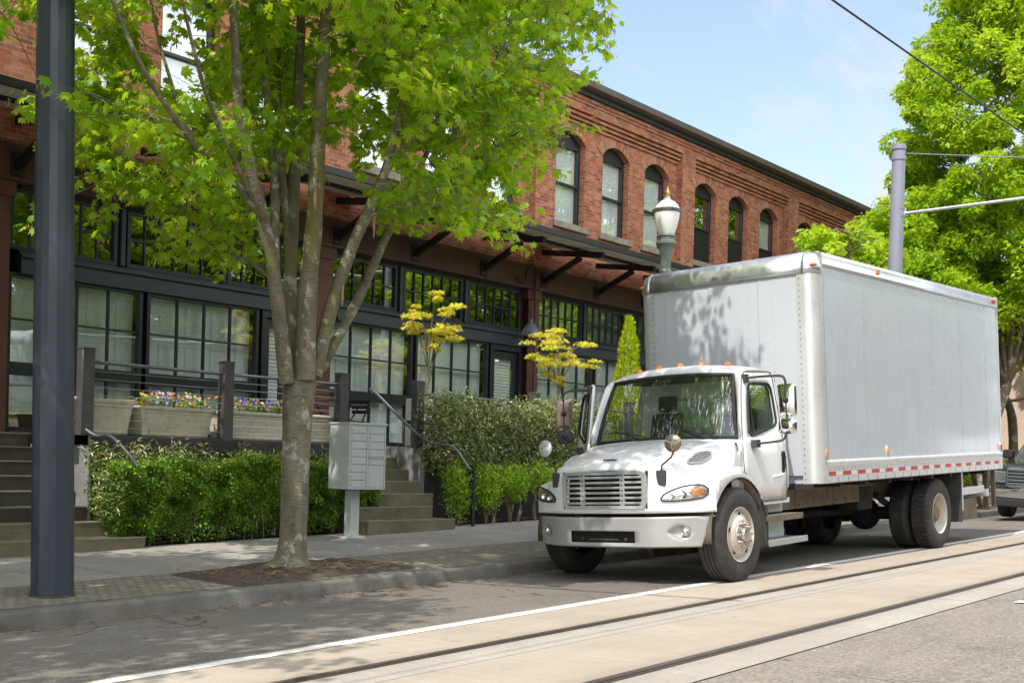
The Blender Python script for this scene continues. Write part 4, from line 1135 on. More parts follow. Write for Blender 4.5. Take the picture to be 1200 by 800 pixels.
# bark scars
M['scar'] = simple('torn_bark_wood',(.34,.22,.15),.85,var=.4,vscale=20)
for px, py, Y, w, h in ((371,232,9.72,.05,.11),(403,345,9.72,.035,.12),(362,398,9.80,.03,.10),(440,262,9.44,.03,.14)):
    sc = MB(); c = at(px,py,Y); b = []
    for k in range(12): b.append((c.x+w*.5*math.cos(2*PI*k/12)*(1+.2*rs.random()), c.y+.02, c.z+h*math.sin(2*PI*k/12)*(1+.2*rs.random())))
    sc.add([(c.x,c.y,c.z)]+b, [(0,(k+1)%12+1,k+1) for k in range(12)])
    world_part(sc.build('bark_scar', M['scar'], None, smooth=60), mt)
# the next maple of the row, just outside the picture, whose shade lies across the kerb
m2 = copy_tree(mt); m2.location = (-.3,9.75,walk_z(-.3,9.75)); m2.rotation_euler = (0,0,R(100))
tag(m2, 'next street maple of the row, standing before the dark slate pole', 'tree')

# ---- broad trees
def broad_tree(name, h, rad, zb, seed, label, group=None, leaf='young_leaf', n=150, per=95, size=(.11,.19), trunk_r=.20, lean=0, shape='clump', lobes=(), base=0):
    t = thing(name, (0,0,0), label, 'tree', group); r_ = random.Random(seed); b = MB()
    fork = zb*.75
    b.tube(spline([(base,0,-.1),(base,0,.3),(base*.8,0,fork*.5),(0,.02,fork)],4), [trunk_r*1.5]+[trunk_r*1.1]*6+[trunk_r*.95]*6, 12)
    tips = []
    for k in range(9):
        a = 2*PI*k/9+r_.uniform(-.3,.3); q = r_.uniform(.35,.9); hh = r_.uniform(.55,.95)
        pts = [(lean,0,fork-.1),(lean+rad[0]*q*.35*math.cos(a), rad[1]*q*.35*math.sin(a), lerp(fork,h,.35*hh)),(rad[0]*q*.62*math.cos(a), rad[1]*q*.62*math.sin(a), lerp(fork,h,.70*hh)),(rad[0]*q*.7*math.cos(a), rad[1]*q*.7*math.sin(a), lerp(fork,h,hh))]
        q_ = spline(pts,4); b.tube(q_, [lerp(trunk_r*.5,.02,i/(len(q_)-1)) for i in range(len(q_))], 7); tips += q_[4:]
    rs_ = np.random.RandomState(seed); P = []; T = []; H = []
    zc = (zb+h)/2; rz = (h-zb)/2
    for i in range(n):
        d = rs_.normal(size=3); d /= np.linalg.norm(d); rr = rs_.uniform(.45,1)**.6
        c = np.array([d[0]*rad[0]*rr, d[1]*rad[1]*rr, zc+d[2]*rz*rr*(1.0 if d[2] > 0 else .95)])
        c[:2] *= 1.0-.18*max(0,(c[2]-zc)/rz)
        cr_ = rs_.uniform(.35,1.0)*rad[0]*.19
        j = min(tips, key=lambda p: (p-Vector(c)).length); 
        b.tube([j, (j+Vector(c))/2+Vector((0,0,.1)), Vector(c)], [.025,.018,.008], 4, caps=False)
        q, dd = scatter_in(c, (cr_,cr_,cr_*.95), per, seed*1000+i, .55)
        P.append(q); H.append(dd[:,:2]); T += [rs_.uniform(0,1)]*per
    for lx, ly, lz, lr in lobes:
        for i in range(46):
            q0, _ = scatter_in((lx,ly,lz), (lr,lr,lr*.85), 1, seed+i*7, .3); c = q0[0]
            q, dd = scatter_in(c, (.45,.45,.40), per, seed*500+i, .5); P.append(q); H.append(dd[:,:2]); T += [rs_.uniform(0,1)]*per
        b.tube(spline([(0,0,fork),(lx*.5,ly*.5,lz-.4),(lx,ly,lz)],4), [.08]*5+[.03]*4, 6)
    b.build('trunk', M['bark_dark'], t, smooth=60, weld=False)
    leaf_cloud('crown', np.vstack(P), size, shape, M[leaf], t, seed, droop=.45, spread=.5, tone=T, head=np.vstack(H))
    return t
ta = broad_tree('street_tree', 15.5, (3.25,3.1), 4.2, 31, 'tall bright yellow green street tree behind the catenary pole', None, n=430, per=120, size=(.11,.22), lobes=((-1.9,2.2,6.6,1.5),(-2.2,1.2,5.2,1.2),(2.0,-.6,5.0,1.35),(3.4,.6,5.4,1.4)), base=-1.9, trunk_r=.15)
ta.location = (33.3,10.0,walk_z(33.3,10.0))
tb = copy_tree(ta); tb.location = (42.5,9.7,walk_z(42.5,9.7)); tb.rotation_euler.z = 2.1; tb.scale = (1.0,1.0,1.1)
tag(tb, 'bright green street tree rising at the right edge beyond the truck', 'tree')
tcx = copy_tree(ta); tcx.location = (55,10.2,walk_z(55,10.2)); tcx.rotation_euler.z = 4.0; tcx.scale = (1.5,1.5,1.1)
tag(tcx, 'farthest street tree of the row, mostly hidden by the nearer crowns', 'tree')
td = broad_tree('young_tree', 5.5, (1.25,1.1), 3.9, 77, 'young sparse tree with reddish twigs peeping over the truck box', None, n=44, per=26, size=(.12,.22), trunk_r=.06)
td.location = (24.1,10.6,walk_z(24.1,10.6)); td.scale = (1.15,1.15,1.12)
# crooked bare-limbed tree at the right edge
ct = thing('crooked_tree', (36.3,11.6,walk_z(36.3,11.6)), 'crooked brown tree with bare forking limbs before the pale far building', 'tree')
b = MB(); z0 = walk_z(36.3,11.6)
for pts, r0, r1 in (([(1188,560,11.6),(1186,490,11.6),(1176,462,11.6),(1172,440,11.6)],.17,.10),([(1176,462,11.6),(1186,440,11.5),(1198,425,11.4),(1215,405,11.3)],.09,.05),([(1172,445,11.6),(1164,425,11.8),(1150,405,12)],.07,.04),([(1178,470,11.6),(1195,468,11.3),(1215,462,11.0)],.06,.03),([(1174,450,11.6),(1182,418,11.9),(1188,395,12)],.05,.03)):
    limb(b, [at(*p) for p in pts], r0, r1, 8)
world_part(b.build('trunk', M['bark_dark'], None, smooth=60, weld=False), ct)
P = []; T = []
for px, py, Y in ((1150,395,12),(1188,385,12),(1215,400,11.3),(1230,370,11.5),(1170,365,12.3),(1215,350,11.8)):
    q, _ = scatter_in(at(px,py,Y), (1.0,.9,.6), 260, px, .2); P.append(q); T += [rs.random()]*260
world_part(leaf_cloud('crown', np.vstack(P), (.12,.2), 'clump', M['young_leaf'], None, 9, tone=T), ct)

# trees across the street (seen in the window panes and the paint)
for i, (x, y, s_, r_) in enumerate(((13,-12.3,.95,.4),(18.5,-12.6,1.0,1.5),(24,-12.2,1.1,2.6),(29.5,-12.5,.95,3.3),(35.5,-12.4,1.05,4.4),(41,-12.4,1.1,5.2),(47,-12.6,1.1,.2),(53,-12.4,1.0,2.2),(60,-12.4,1.1,3.2),(68,-12.4,1.1,4.2),(6,-12.6,1.0,1.1),(-2,-13,1.0,5.8))):
    o = copy_tree(ta); o.location = (x,y,road_z(x,-3)+.1); o.rotation_euler.z = r_; o.scale = (s_*1.25,s_*1.2,s_*.78)
    tag(o, 'street tree on the pavement across the road, opposite the brick building', 'tree', 'trees across the street')

t = thing('opposite_building', (-40,-19,road_z(20,-3)), 'long buff building across the road, opposite the brick building', 'building')
b = MB(); b.box(0,130,-10,0,-.5,6.5); b.build('wall', simple('buff_brick',(.30,.22,.16),.9,var=.2,vscale=1), t, smooth=0)
b = MB(); b.box(-.2,130.2,-10.2,.25,6.503,6.9); b.build('roof', M['cornice'], t, smooth=0)
for i in range(22):
    f_ = MB(); x = 4+5.8*i; f_.box(x,x+2.4,.003,.06,1.2,3.6); o = f_.build('window', M['frame'], t, smooth=0)
    f_ = MB(); f_.add([(x+.1,.065,1.3),(x+2.3,.065,1.3),(x+2.3,.065,3.5),(x+.1,.065,3.5)],[(0,1,2,3)]); f_.build('pane', M['glass_dark'], o, smooth=0)

# ---- hedges and shrubs
def bush(name, blobs, leaf, size, shape, label, cat, seed, dens=2600, group=None, twig=True, droop=.1, stems=None, core=True, tonez=None):
    """blobs: (centre, radii) lobes; leaves on and just inside their skins over a mass of dark twigs"""
    c0 = blobs[0][0]; t = thing(name, (c0[0],c0[1],walk_z(c0[0],c0[1])), label, cat, group); P = []; T = []
    rr = np.random.RandomState(seed)
    for i, (c, r_) in enumerate(blobs):
        n = int(dens*(r_[0]*r_[1]+r_[0]*r_[2]+r_[1]*r_[2])*2.0)
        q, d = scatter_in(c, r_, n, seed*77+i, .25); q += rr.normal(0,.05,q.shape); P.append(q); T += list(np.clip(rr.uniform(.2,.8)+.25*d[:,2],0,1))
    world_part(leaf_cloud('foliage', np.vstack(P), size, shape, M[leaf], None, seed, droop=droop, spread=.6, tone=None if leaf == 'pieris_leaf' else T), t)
    if stems:
        for pts, r0, r1 in stems:
            b = MB(); b.tube(spline(pts,4), [lerp(r0,r1,i/(len(spline(pts,4))-1)) for i in range(len(spline(pts,4)))], 7)
            world_part(b.build('stem', M['bark_dark'], None, smooth=60, weld=False), t)
    return t
rr = random.Random(5)
# clipped hedge: a wavy block of leaves
def clipped_hedge(x0, x1, y0, y1, zt, label, n, seed, size=(.022,.042), leaf='hedge_leaf', zb=0.0):
    xm = (x0+x1)/2; t = thing('hedge', (xm,y0,walk_z(xm,y0)), label, 'hedge')
    r_ = np.random.RandomState(seed); q = []; T = []
    b = MB(); rows = []
    for i in range(25):
        x = lerp(x0+.12,x1-.12,i/24); z0 = walk_z(x,y0); h = tab(x, zt)-z0
        rows.append([(x,y0+.22,z0+zb+.16),(x,y0+.22,z0+h*.5),(x,y0+.22,z0+h-.14),(x,y1-.12,z0+h-.10),(x,y1-.1,z0+zb+.1)])
    b.grid(rows); b.add(rows[0], [(0,1,2,3,4)]); b.add(rows[-1], [(4,3,2,1,0)])
    world_part(b.build('added_light_block_core', M['bark_dark'], None, smooth=0), t)  # solid core standing for the inner branches, added to block light
    for _ in range(n):
        x = r_.uniform(x0,x1); z0 = walk_z(x,y0); h = tab(x,zt)-z0; u = r_.uniform()
        wob = .035*math.sin(x*3.1)+.03*math.sin(x*5.3+2)+.02*math.sin(x*9+1)
        if u < .58: p = (x, y0+.04+wob+abs(r_.normal(0,.045)), z0+zb+.05+(h-zb-.05)*r_.uniform()**.8)
        elif u < .86: p = (x, r_.uniform(y0+.05,y1), z0+h+wob*.9-abs(r_.normal(0,.05))+(.10*r_.uniform()**3))
        elif u < .93: p = (x0+abs(r_.normal(0,.05)), r_.uniform(y0,y1), z0+zb+h*r_.uniform())
        else: p = (x1-abs(r_.normal(0,.05)), r_.uniform(y0,y1), z0+zb+h*r_.uniform())
        p = (p[0], p[1]+.05*math.sin(p[2]*11+x*7)*math.sin(x*5), p[2])
        if p[2]-z0 < .42 and r_.uniform() < .75-(p[2]-z0)*1.2: continue
        hz = (p[2]-z0)/h; p = (p[0]+.06*math.sin(p[2]*8+x*3), p[1]+.045*math.sin(x*13+p[2]*10)*math.sin(p[2]*14-x*4), p[2]+.03*math.sin(x*11)*math.sin(x*17+2))
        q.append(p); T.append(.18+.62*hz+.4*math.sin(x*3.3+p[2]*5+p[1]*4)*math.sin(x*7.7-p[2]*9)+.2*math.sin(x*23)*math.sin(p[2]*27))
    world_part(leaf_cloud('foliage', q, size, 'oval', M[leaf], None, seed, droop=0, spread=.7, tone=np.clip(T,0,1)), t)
    b = MB()
    for i in range(int((x1-x0)*7)):
        x = lerp(x0+.1,x1-.1,r_.uniform()); z0 = walk_z(x,y0); y = r_.uniform(y0+.08,y0+.2)
        b.tube([(x,y,z0),(x+r_.normal(0,.04),y,z0+.2),(x+r_.normal(0,.1),y-.02,z0+.42)], [.012,.009,.005], 5)
    o = b.build('stem', M['bark_dark'], None, smooth=60, weld=False); o['kind'] = 'stuff'; world_part(o, t)
    return t
clipped_hedge(8.25, 12.72, 12.93, 13.40, [(8.2,1.00),(8.7,1.12),(10.8,1.20),(12.7,1.16)], 'clipped dark green hedge along the terrace behind the maple', 70000, 41, (.034,.062))
bush('variegated_shrub', [((x+rr.uniform(-.1,.1), 13.27, 1.14+.10*rr.random()), (.30,.13,.20)) for x in (8.25,8.75,9.3,9.8,10.35,10.9,11.5,12.0)]+[((8.18,13.05,.78),(.22,.20,.34))],
     'pieris_leaf', (.05,.11), 'long', 'pale tipped shrub showing above the clipped hedge under the planters', 'shrub', 42, 1300, droop=-.3)
bush('pale_shrub', [((x, 13.35+rr.uniform(-.06,.06), z), (.55,.32,.42)) for x, z in ((14.55,1.45),(14.5,2.0),(15.2,1.55),(15.2,2.05),(15.8,1.35),(15.9,1.95))],
     'pieris_leaf', (.055,.11), 'long', 'big pale tipped evergreen shrub beside the stair post', 'shrub', 43, 2300)
bush('pale_shrub', [((x, 13.35+rr.uniform(-.06,.06), z), (.55,.32,.42)) for x, z in ((16.5,1.35),(16.5,2.0),(17.2,1.45),(17.2,2.05),(17.9,1.4),(17.9,2.1),(18.6,1.5),(18.6,2.05))],
     'pieris_leaf', (.055,.11), 'long', 'big pale tipped evergreen shrub beside the far door mirror of the truck', 'shrub', 44, 2300)
def stemset(xs, y, z1):
    out = []
    for x in xs:
        z0 = walk_z(x,y)
        for k in range(3): out.append(([(x+rr.uniform(-.04,.04),y,z0),(x+rr.uniform(-.09,.09),y,z0+.25),(x+rr.uniform(-.22,.22),y+rr.uniform(-.08,.08),z1)], .022, .010))
    return out
bush('low_shrub', [((14.55,12.98,.72),(.24,.2,.42)),((14.5,13.0,1.0),(.2,.18,.3))], 'lime_leaf', (.035,.065), 'oval', 'small bright green shrub beside the bent handrail foot', 'shrub', 45, 2600, stems=stemset([14.55],12.98,.6))
bush('low_shrub', [((15.35,13.0,.98),(.32,.24,.30)),((15.25,12.95,.72),(.28,.2,.25))], 'lime_leaf', (.035,.065), 'oval', 'lime green low shrub just right of the bent handrail foot', 'shrub', 46, 2600, stems=stemset([15.3,15.5],13.0,.8))
bush('low_shrub', [((16.05,13.02,1.02),(.36,.24,.28)),((16.0,13.0,.82),(.3,.2,.2))], 'lime_leaf', (.035,.065), 'oval', 'lime green low shrub on woody stems in the middle of its row', 'shrub', 47, 2600, stems=stemset([15.95,16.15],13.0,.85))
bush('low_shrub', [((16.75,13.02,1.05),(.36,.24,.28)),((17.35,13.02,1.0),(.34,.24,.3))], 'lime_leaf', (.035,.065), 'oval', 'lime green low shrub on woody stems nearest the truck', 'shrub', 48, 2600, stems=stemset([16.65,16.9,17.4],13.0,.85))
clipped_hedge(30.5, 40, 11.9, 12.7, [(30,1.9),(40,2.1)], 'green hedge seen under the rear of the truck box', 9000, 49, (.07,.13), 'lime_leaf')
# planters with their flowers
planter(8.35, 13.80, 1.05, .42, .46, 'empty weathered stone trough nearest the stair wall', False, 50)
planter(9.56, 13.80, 1.14, .42, .40, 'stone trough of violet and yellow pansies left of the rail post', True, 51)
planter(10.90, 13.80, 1.16, .42, .40, 'stone trough of lilac and white pansies just left of the tree trunk', True, 52)
planter(12.05, 13.85, .72, .42, .42, 'short bare stone trough between the tree trunk and the mailbox', False, 53)
# golden maples in pots
def golden_maple(x, y, z1, w, label, seed, crown):
    t = thing('golden_maple', (x,y,Z_DECK), label, 'tree'); r_ = random.Random(seed); b = MB(); P = []; T = []
    b.tube(spline([(0,0,.2),(.03,0,.7),(-.02,.02,1.15),(.03,0,1.45)],4), .016, 7)
    for cx, cy, cz, rx, rz in crown:
        b.tube(spline([(.02,0,1.0+.35*r_.random()),(cx*.45,cy*.45,lerp(1.35,cz,.6)),(cx,cy,cz-.03)],4), [.011]*5+[.005]*4, 5)
        for k in range(5):
            dx, dy, dz = r_.uniform(-1,1)*rx, r_.uniform(-1,1)*rx*.8, r_.uniform(-1,1)*rz*1.3; e = (cx+dx, cy+dy, cz+dz)
            b.tube([(cx,cy,cz-.03), ((cx+e[0])/2,(cy+e[1])/2,(cz+e[2])/2-.02), e], [.005,.004,.003], 4, caps=False)
            pr = rx*r_.uniform(.45,.75)
            q, _ = scatter_in(e, (pr,pr*.85,.035), int(190*pr+25), seed*9+len(P), 0); q[:,2] -= ((q[:,0]-e[0])**2+(q[:,1]-e[1])**2)*.9
            for j in range(0, len(q), 6): b.tube([e, tuple(q[j])], [.003,.0015], 3, caps=False)
            P.append(q); T += [r_.random()]*len(q)
    b.build('trunk', M['bark'], t, smooth=60, weld=False)
    leaf_cloud('crown', np.vstack(P), (.045,.085), 'palm', M['gold_leaf'], t, seed, droop=.35, spread=.3, tone=T)
    b = MB(); b.lathe([(.17,0),(.22,.30),(.24,.32),(.24,.36),(.21,.36),(.20,.32),(.02,.31)],18); b.build('pot', M['planter'], t)
golden_maple(at(500,470,14.15).x,14.15,0,0,'golden leaved small maple in a pot before the middle shop windows',61,[(.5,0,2.42,.22,.10),(-.1,.1,2.40,.16,.10),(-.3,.1,2.15,.26,.08),(.3,-.1,2.12,.34,.10),(.62,0,2.05,.26,.09),(.05,.1,2.02,.24,.08),(-.05,-.2,2.60,.12,.07),(.1,0,1.80,.14,.07)])
golden_maple(at(655,465,14.2).x,14.2,0,0,'golden leaved small maple in a pot nearer the truck cab',62,[(-.15,0,2.40,.30,.10),(-.55,.1,2.22,.36,.12),(.35,-.1,2.12,.42,.14),(.7,0,1.95,.36,.13),(-.2,0,1.95,.42,.15),(.1,0,1.70,.34,.16),(-.45,.1,1.85,.25,.1),(0,.1,1.48,.25,.12)])
t = thing('golden_conifer', (at(737,400,13.9).x,13.9,Z_DECK), 'narrow pointed golden conifer beside the truck box', 'tree'); P = []; H = []
r_ = np.random.RandomState(63)
for _ in range(9000):
    u = r_.uniform()**.65; z = .15+2.75*(1-u); rad = (.03+.42*u**.75)*(.78+.22*r_.uniform())*(1+.12*math.sin(z*9)); a = r_.uniform(0,2*PI)
    P.append((rad*math.cos(a), rad*math.sin(a), z)); H.append((math.cos(a),math.sin(a)))
leaf_cloud('crown', P, (.05,.10), 'long', M['gold_needle'], t, 63, droop=-1.0, spread=.35, head=np.array(H))
b = MB(); b.tube([(0,0,0),(0,0,2.6)],[.05,.01],7); b.lathe([(.30,.1),(.30,.6),(.22,1.2),(.12,2.1),(.0,2.7)],12); b.build('trunk', M['bark_dark'], t)
b = MB(); b.lathe([(.2,0),(.26,.30),(.28,.34),(.25,.34),(.02,.31)],18); b.build('pot', M['planter'], t)
# far pale building and low wall
t = thing('pale_building', (46,13,road_z(46,0)), 'pale beige stucco building far behind the crooked tree', 'building')
M['stucco'] = simple('beige_stucco', (.62,.49,.38), .9, var=.12, vscale=.6, bump=.2)
b = MB(); b.box(0,14,-1.5,12,0,7.5); b.build('wall', M['stucco'], t, smooth=0)
b = MB(); b.box(-.25,14.2,-1.75,12.2,7.503,7.8); b.build('roof', M['cornice'], t, smooth=0)
for y in (1.5,4.5,7.5):
    f_ = MB(); f_.box(-.05,.02,y,y+1.3,1.4,3.4); o = f_.build('window', M['frame'], t, smooth=0)
    f_ = MB(); f_.box(-.06,-.052,y+.08,y+1.22,1.48,3.32); f_.build('pane', M['glass_dark'], o, smooth=0)
# ------------------------------------------------------------------ the box truck
def car_paint(name, col, dirt=.35):
    m, nt, b = mat(name); g = N(nt); v = g.obj()
    n1 = g.noise(v, 1.6, 5, .6)
    c = g.ramp(n1, [(.3, tuple(x*.93 for x in col)), (.7, col)])
    st = g.noise(g.scale(v, (2.2,2.2,.35)), 3.2, 7, .7)       # dust and rain streaks
    c = g.mix(g.ramp(st, [(.52,(0,0,0)),(.74,(dirt,)*3)]), c, tuple(x*.66 for x in (col[0]*1.02,col[1],col[2]*.94)))
    g.l(c, b.inputs['Base Color'])
    g.l(g.ramp(g.noise(g.scale(v,(1,1,.3)), 3, 3), [(.3,(.24,)*3),(.7,(.31,)*3)]), b.inputs['Roughness'])
    b.inputs['Coat Weight'].default_value = .6; b.inputs['Coat Roughness'].default_value = .08
    return m
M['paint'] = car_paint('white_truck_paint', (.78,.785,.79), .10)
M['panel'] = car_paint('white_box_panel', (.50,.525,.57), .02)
M['alu'] = simple('brushed_aluminium', (.58,.59,.60), .36, metal=.85, var=.10, vscale=3)
M['alu_bright'] = simple('bright_corner_metal', (.70,.70,.70), .32, metal=.5, var=.07, vscale=2)
M['chrome'] = simple('mirror_chrome', (.75,.75,.74), .10, metal=1, var=.06)
M['bumper'] = simple('dull_silver_bumper', (.40,.40,.39), .34, metal=.3, var=.08, vscale=2.5, dirt=(.36,.34,.30,.4))
M['mirror_back'] = simple('tarnished_mirror_back', (.26,.21,.165), .30, metal=.7, var=.3, vscale=30)
M['grille'] = simple('grey_grille_plastic', (.40,.405,.40), .38, metal=.3, var=.12)
M['rubber'] = simple('black_rubber', (.018,.018,.018), .75, var=.3)
M['tyre'] = simple('dusty_tyre_rubber', (.040,.037,.034), .82, var=.35, vscale=5, bump=.3, bscale=90, dirt=(.11,.095,.08,.55))
M['rim_white'] = simple('white_steel_rim', (.52,.48,.42), .42, var=.14, vscale=6, dirt=(.36,.26,.15,.6))
M['rim_tan'] = simple('dusty_shaded_hub', (.20,.125,.055), .7, var=.35, vscale=9)  # dusty tan, made darker to paint the shade inside the wheel dish
M['hub'] = simple('bare_hub_metal', (.52,.48,.43), .3, metal=.8, var=.2, vscale=20)
M['chassis'] = simple('dusty_chassis_paint', (.13,.105,.075), .75, var=.3, vscale=4, dirt=(.26,.20,.13,.6))
M['under'] = simple('dark_underside', (.022,.020,.018), .8, var=.4)
M['flap'] = simple('mud_flap_rubber', (.05,.047,.044), .8, var=.25)
M['amber'] = simple('amber_lens', (.62,.19,.04), .2, var=.1)
M['amber_dull'] = simple('amber_glass_behind_lens', (.50,.24,.10), .15, metal=.4, var=.5, vscale=40)
M['red'] = simple('red_lens', (.55,.02,.02), .2, var=.1)
M['seatm'] = simple('grey_seat_cloth', (.035,.036,.04), .9, var=.2, vscale=20)
M['dash'] = simple('dark_dashboard', (.022,.022,.024), .7, var=.2)
M['cabin'] = simple('grey_cab_lining', (.075,.078,.078), .85, var=.1)
M['tglass'] = glass_material('truck_glass', (.72,.80,.75), 1.25)
def streaked_glass(name):
    m = glass_material(name, (.72,.80,.75), 1.15); nt = m.node_tree; g = N(nt)
    out = [n for n in nt.nodes if n.type == 'OUTPUT_MATERIAL'][0]; old = out.inputs[0].links[0].from_socket
    v = g.obj()
    st = g.math('MULTIPLY', g.ramp(g.noise(g.scale(v, (3,34,3.2)), 2.2, 3, .6), [(.57,(0,0,0)),(.64,(1,)*3)]), g.ramp(g.noise(v, 3.4, 3), [(.45,(0,0,0)),(.62,(1,)*3)]))
    sp = g.ramp(g.noise(v, 55, 2, .5), [(.73,(0,0,0)),(.77,(.7,)*3)])
    f = g.math('ADD', g.math('MULTIPLY', g.math('MAXIMUM', st, sp), .6), .006, clamp=True)
    d = g.n('ShaderNodeBsdfDiffuse', ins={'Color': (.8,.8,.76,1)})
    mx = g.n('ShaderNodeMixShader'); g.l(f, mx.inputs[0]); g.l(old, mx.inputs[1]); g.l(d.outputs[0], mx.inputs[2]); g.l(mx.outputs[0], out.inputs[0])
    return m
M['wglass'] = streaked_glass('streaked_windshield_glass')
M['clear'] = glass_material('clear_lamp_lens', (.92,.94,.95), 1.0)
M['reflector'] = simple('lamp_reflector', (.70,.72,.74), .12, metal=.9, var=.3, vscale=25)

TM = Matrix(((.99922,.00196,-.03942,11.79488),(-.00006,.99883,.04828,7.47657),(.03947,-.04824,.99806,-1.29152+ZO),(0,0,0,1)))
truck = thing('box_truck', (0,0,0), 'white conventional cab box truck parked at the kerb with its far door ajar', 'truck')
truck.matrix_world = TM
ZGF, ZGR = -.014, -.126
def P_(o, par=None):
    o.parent = par or truck; return o

# hood with fenders ---------------------------------------------------------
XF = [(0,-.93),(.30,-.925),(.50,-.905),(.62,-.885),(.75,-.84),(.95,-.755),(1.08,-.69),(1.16,-.64),(1.205,-.57),(1.22,-.52)]
ZCEN = [(-.95,1.25),(-.90,1.29),(-.85,1.325),(-.76,1.375),(-.6,1.43),(-.4,1.485),(-.2,1.53),(0,1.565),(.2,1.595),(.5,1.625)]
ZFEN = [(-.75,1.04),(-.65,1.085),(-.5,1.13),(-.3,1.175),(-.1,1.205),(.1,1.20),(.25,1.16),(.38,1.06),(.47,.96),(.56,.84)]
def hood_z(x, s):
    t = min(1, max(0, (x+.9)/1.25))
    zh = stab(x, ZCEN)-.055*(s/.62)**2*(1-.45*t)
    zf = stab(x, ZFEN)-.02*((s-1.05)/.15)**2*(1 if s > 1.05 else 0)
    w = sstep(lerp(.70,.98,t), lerp(.98,1.10,t), s)
    return zh*(1-w)+zf*w
S_ = [0,.15,.30,.42,.50,.515,.58,.66,.74,.82,.90,.98,1.05,1.10,1.14,1.175,1.20,1.215]
def rear_x(s): return .19+.20*(s/.98)**2 if s < 1.075 else .56
ZR = [.79,.835,.868,.98,1.10,1.205]
hood = MB(); rows = []
ss = [-s for s in S_[:0:-1]]+S_
for sy in ss:
    s = abs(sy); xf = stab(s, XF); col = []
    xt = xf+.11; zt = hood_z(xt, s)
    zed = zt-.085
    for z in ZR:
        zz = lerp(.79, zed, (z-.79)/(1.205-.79))
        col.append((xf+.012*(zz-.79)/.4-.004+(.02*sstep(1.0,1.25,zz)), sy, zz))
    for k in (.35,.7,1.0):
        a = k*PI/2; col.append((xf+.03+(xt-xf-.03)*(1-math.cos(a)), sy, zed+(zt-zed)*math.sin(a)))
    xr = rear_x(s)
    for k in range(1,15):
        x = lerp(xt, xr, (k/14)); col.append((x, sy, hood_z(x, s)))
    rows.append(col)
# outer fender edge rolls down to the wheel arch
ARC = .625; AZ = .515
def fender_side(sg):
    col = []; base = rows[-1] if sg > 0 else rows[0]
    for p in base:
        x = p[0]; za = AZ+math.sqrt(max(0, ARC*ARC-x*x)) if abs(x) < ARC else .79
        za = max(za, .79 if x < 0 else .84)
        col.append((x, sg*1.222, min(p[2]-.004, max(za, p[2]-.5 if x < -.62 else za))))
    return col
rows = [fender_side(-1)]+rows+[fender_side(1)]
nS = len(rows)
def hskip(i, j):
    y0, y1 = rows[i][0][1], rows[i+1][0][1]
    return abs(y0) <= .5001 and abs(y1) <= .5001 and 2 <= j < 5
hood.grid(rows, 0, hskip)
hd = P_(hood.build('hood', M['paint'], smooth=50, solid=.02))
hd.scale = (1,.975,1)
# little scoop mark and hood seams
b = MB(); b.prism([(-.775,-.09),(-.76,-.10),(-.745,.0),(-.76,.10),(-.775,.09)], 'xy', hood_z(-.76,0)+.002, hood_z(-.76,0)+.012)
P_(b.build('badge_slot', M['rubber'], smooth=0), hd)
# side louvre in the hood shoulder
for sg in (-1,1):
    v = MB(); fr = []; N_ = 18
    def sp(u, w, dz):
        x = -.31+.20*u; zt = 1.365+.045*u+.052*w; lo, hi = .5, 1.1
        for _ in range(30):
            md = (lo+hi)/2
            if hood_z(x, md) > zt: lo = md
            else: hi = md
        return (x, sg*(lo+dz*1.3), zt+dz)
    ring = [(math.cos(2*PI*k/N_)*(1.0), math.sin(2*PI*k/N_)*(1.0)*(1 if math.cos(2*PI*k/N_) > -.2 else .75)) for k in range(N_)]
    v.add([sp(0,0,.006)]+[sp(u,w,.006) for u, w in ring], [(0,k+1,(k+1)%N_+1) for k in range(N_)], 0)
    v.tube([sp(u,w,.008) for u, w in ring]+[sp(*ring[0],.008)], .011, 6, 1, False)
    for k in range(5):
        w = -.66+.33*k; e = math.sqrt(1-w*w)*.92; v.tube([sp(-e,w,.012),sp(0,w,.013),sp(e,w,.012)], .0055, 5, 1)
    P_(v.build('hood_vent', [M['under'],M['grille']], smooth=40), hd)
# wheel arch liners
for sg in (-1,1):
    v = MB(); rws = []
    for k in range(27):
        a = R(-14)+R(200)*k/26; r_ = ARC+.004
        cx, cz = r_*math.cos(a), AZ+r_*math.sin(a)
        rws.append([(cx, sg*1.195, cz),(cx, sg*1.0, cz+.005),(cx, sg*.72, cz)])
    v.grid(rws); P_(v.build('wheel_arch', M['chassis'], smooth=50, solid=.018), hd)
    v = MB(); v.tube([(ARC*math.cos(R(a)), sg*1.205, AZ+ARC*math.sin(R(a))) for a in range(-16,150,6)], .016, 6); P_(v.build('arch_lip', M['rubber'], smooth=50), hd)
    v = MB(); v.ball((-.15, sg*1.19, 1.145), .035, 8, 5, (1,.5,.6)); P_(v.build('side_marker', M['grille']), hd)

# grille
gr = MB()
gx = lambda y: stab(abs(y), XF)-.012
def rr_rect(y0, y1, z0, z1, r, n=5):
    out = []
    for cy, cz, a0 in ((y1-r,z1-r,0),(y0+r,z1-r,90),(y0+r,z0+r,180),(y1-r,z0+r,270)):
        for k in range(n+1):
            a = R(a0+90*k/n); out.append((cy+r*math.cos(a), cz+r*math.sin(a)))
    return out
def dens(poly, m_=3):
    out = []
    for p, q in zip(poly, poly[1:]+poly[:1]):
        L_ = math.hypot(p[0]-q[0], p[1]-q[1]); k = max(1, int(L_/.12))
        for i in range(k): out.append((lerp(p[0],q[0],i/k), lerp(p[1],q[1],i/k)))
    return out
o_ = rr_rect(-.56,.56,.845,1.25,.075); i_ = rr_rect(-.505,.505,.875,1.215,.05)
n_ = len(o_)
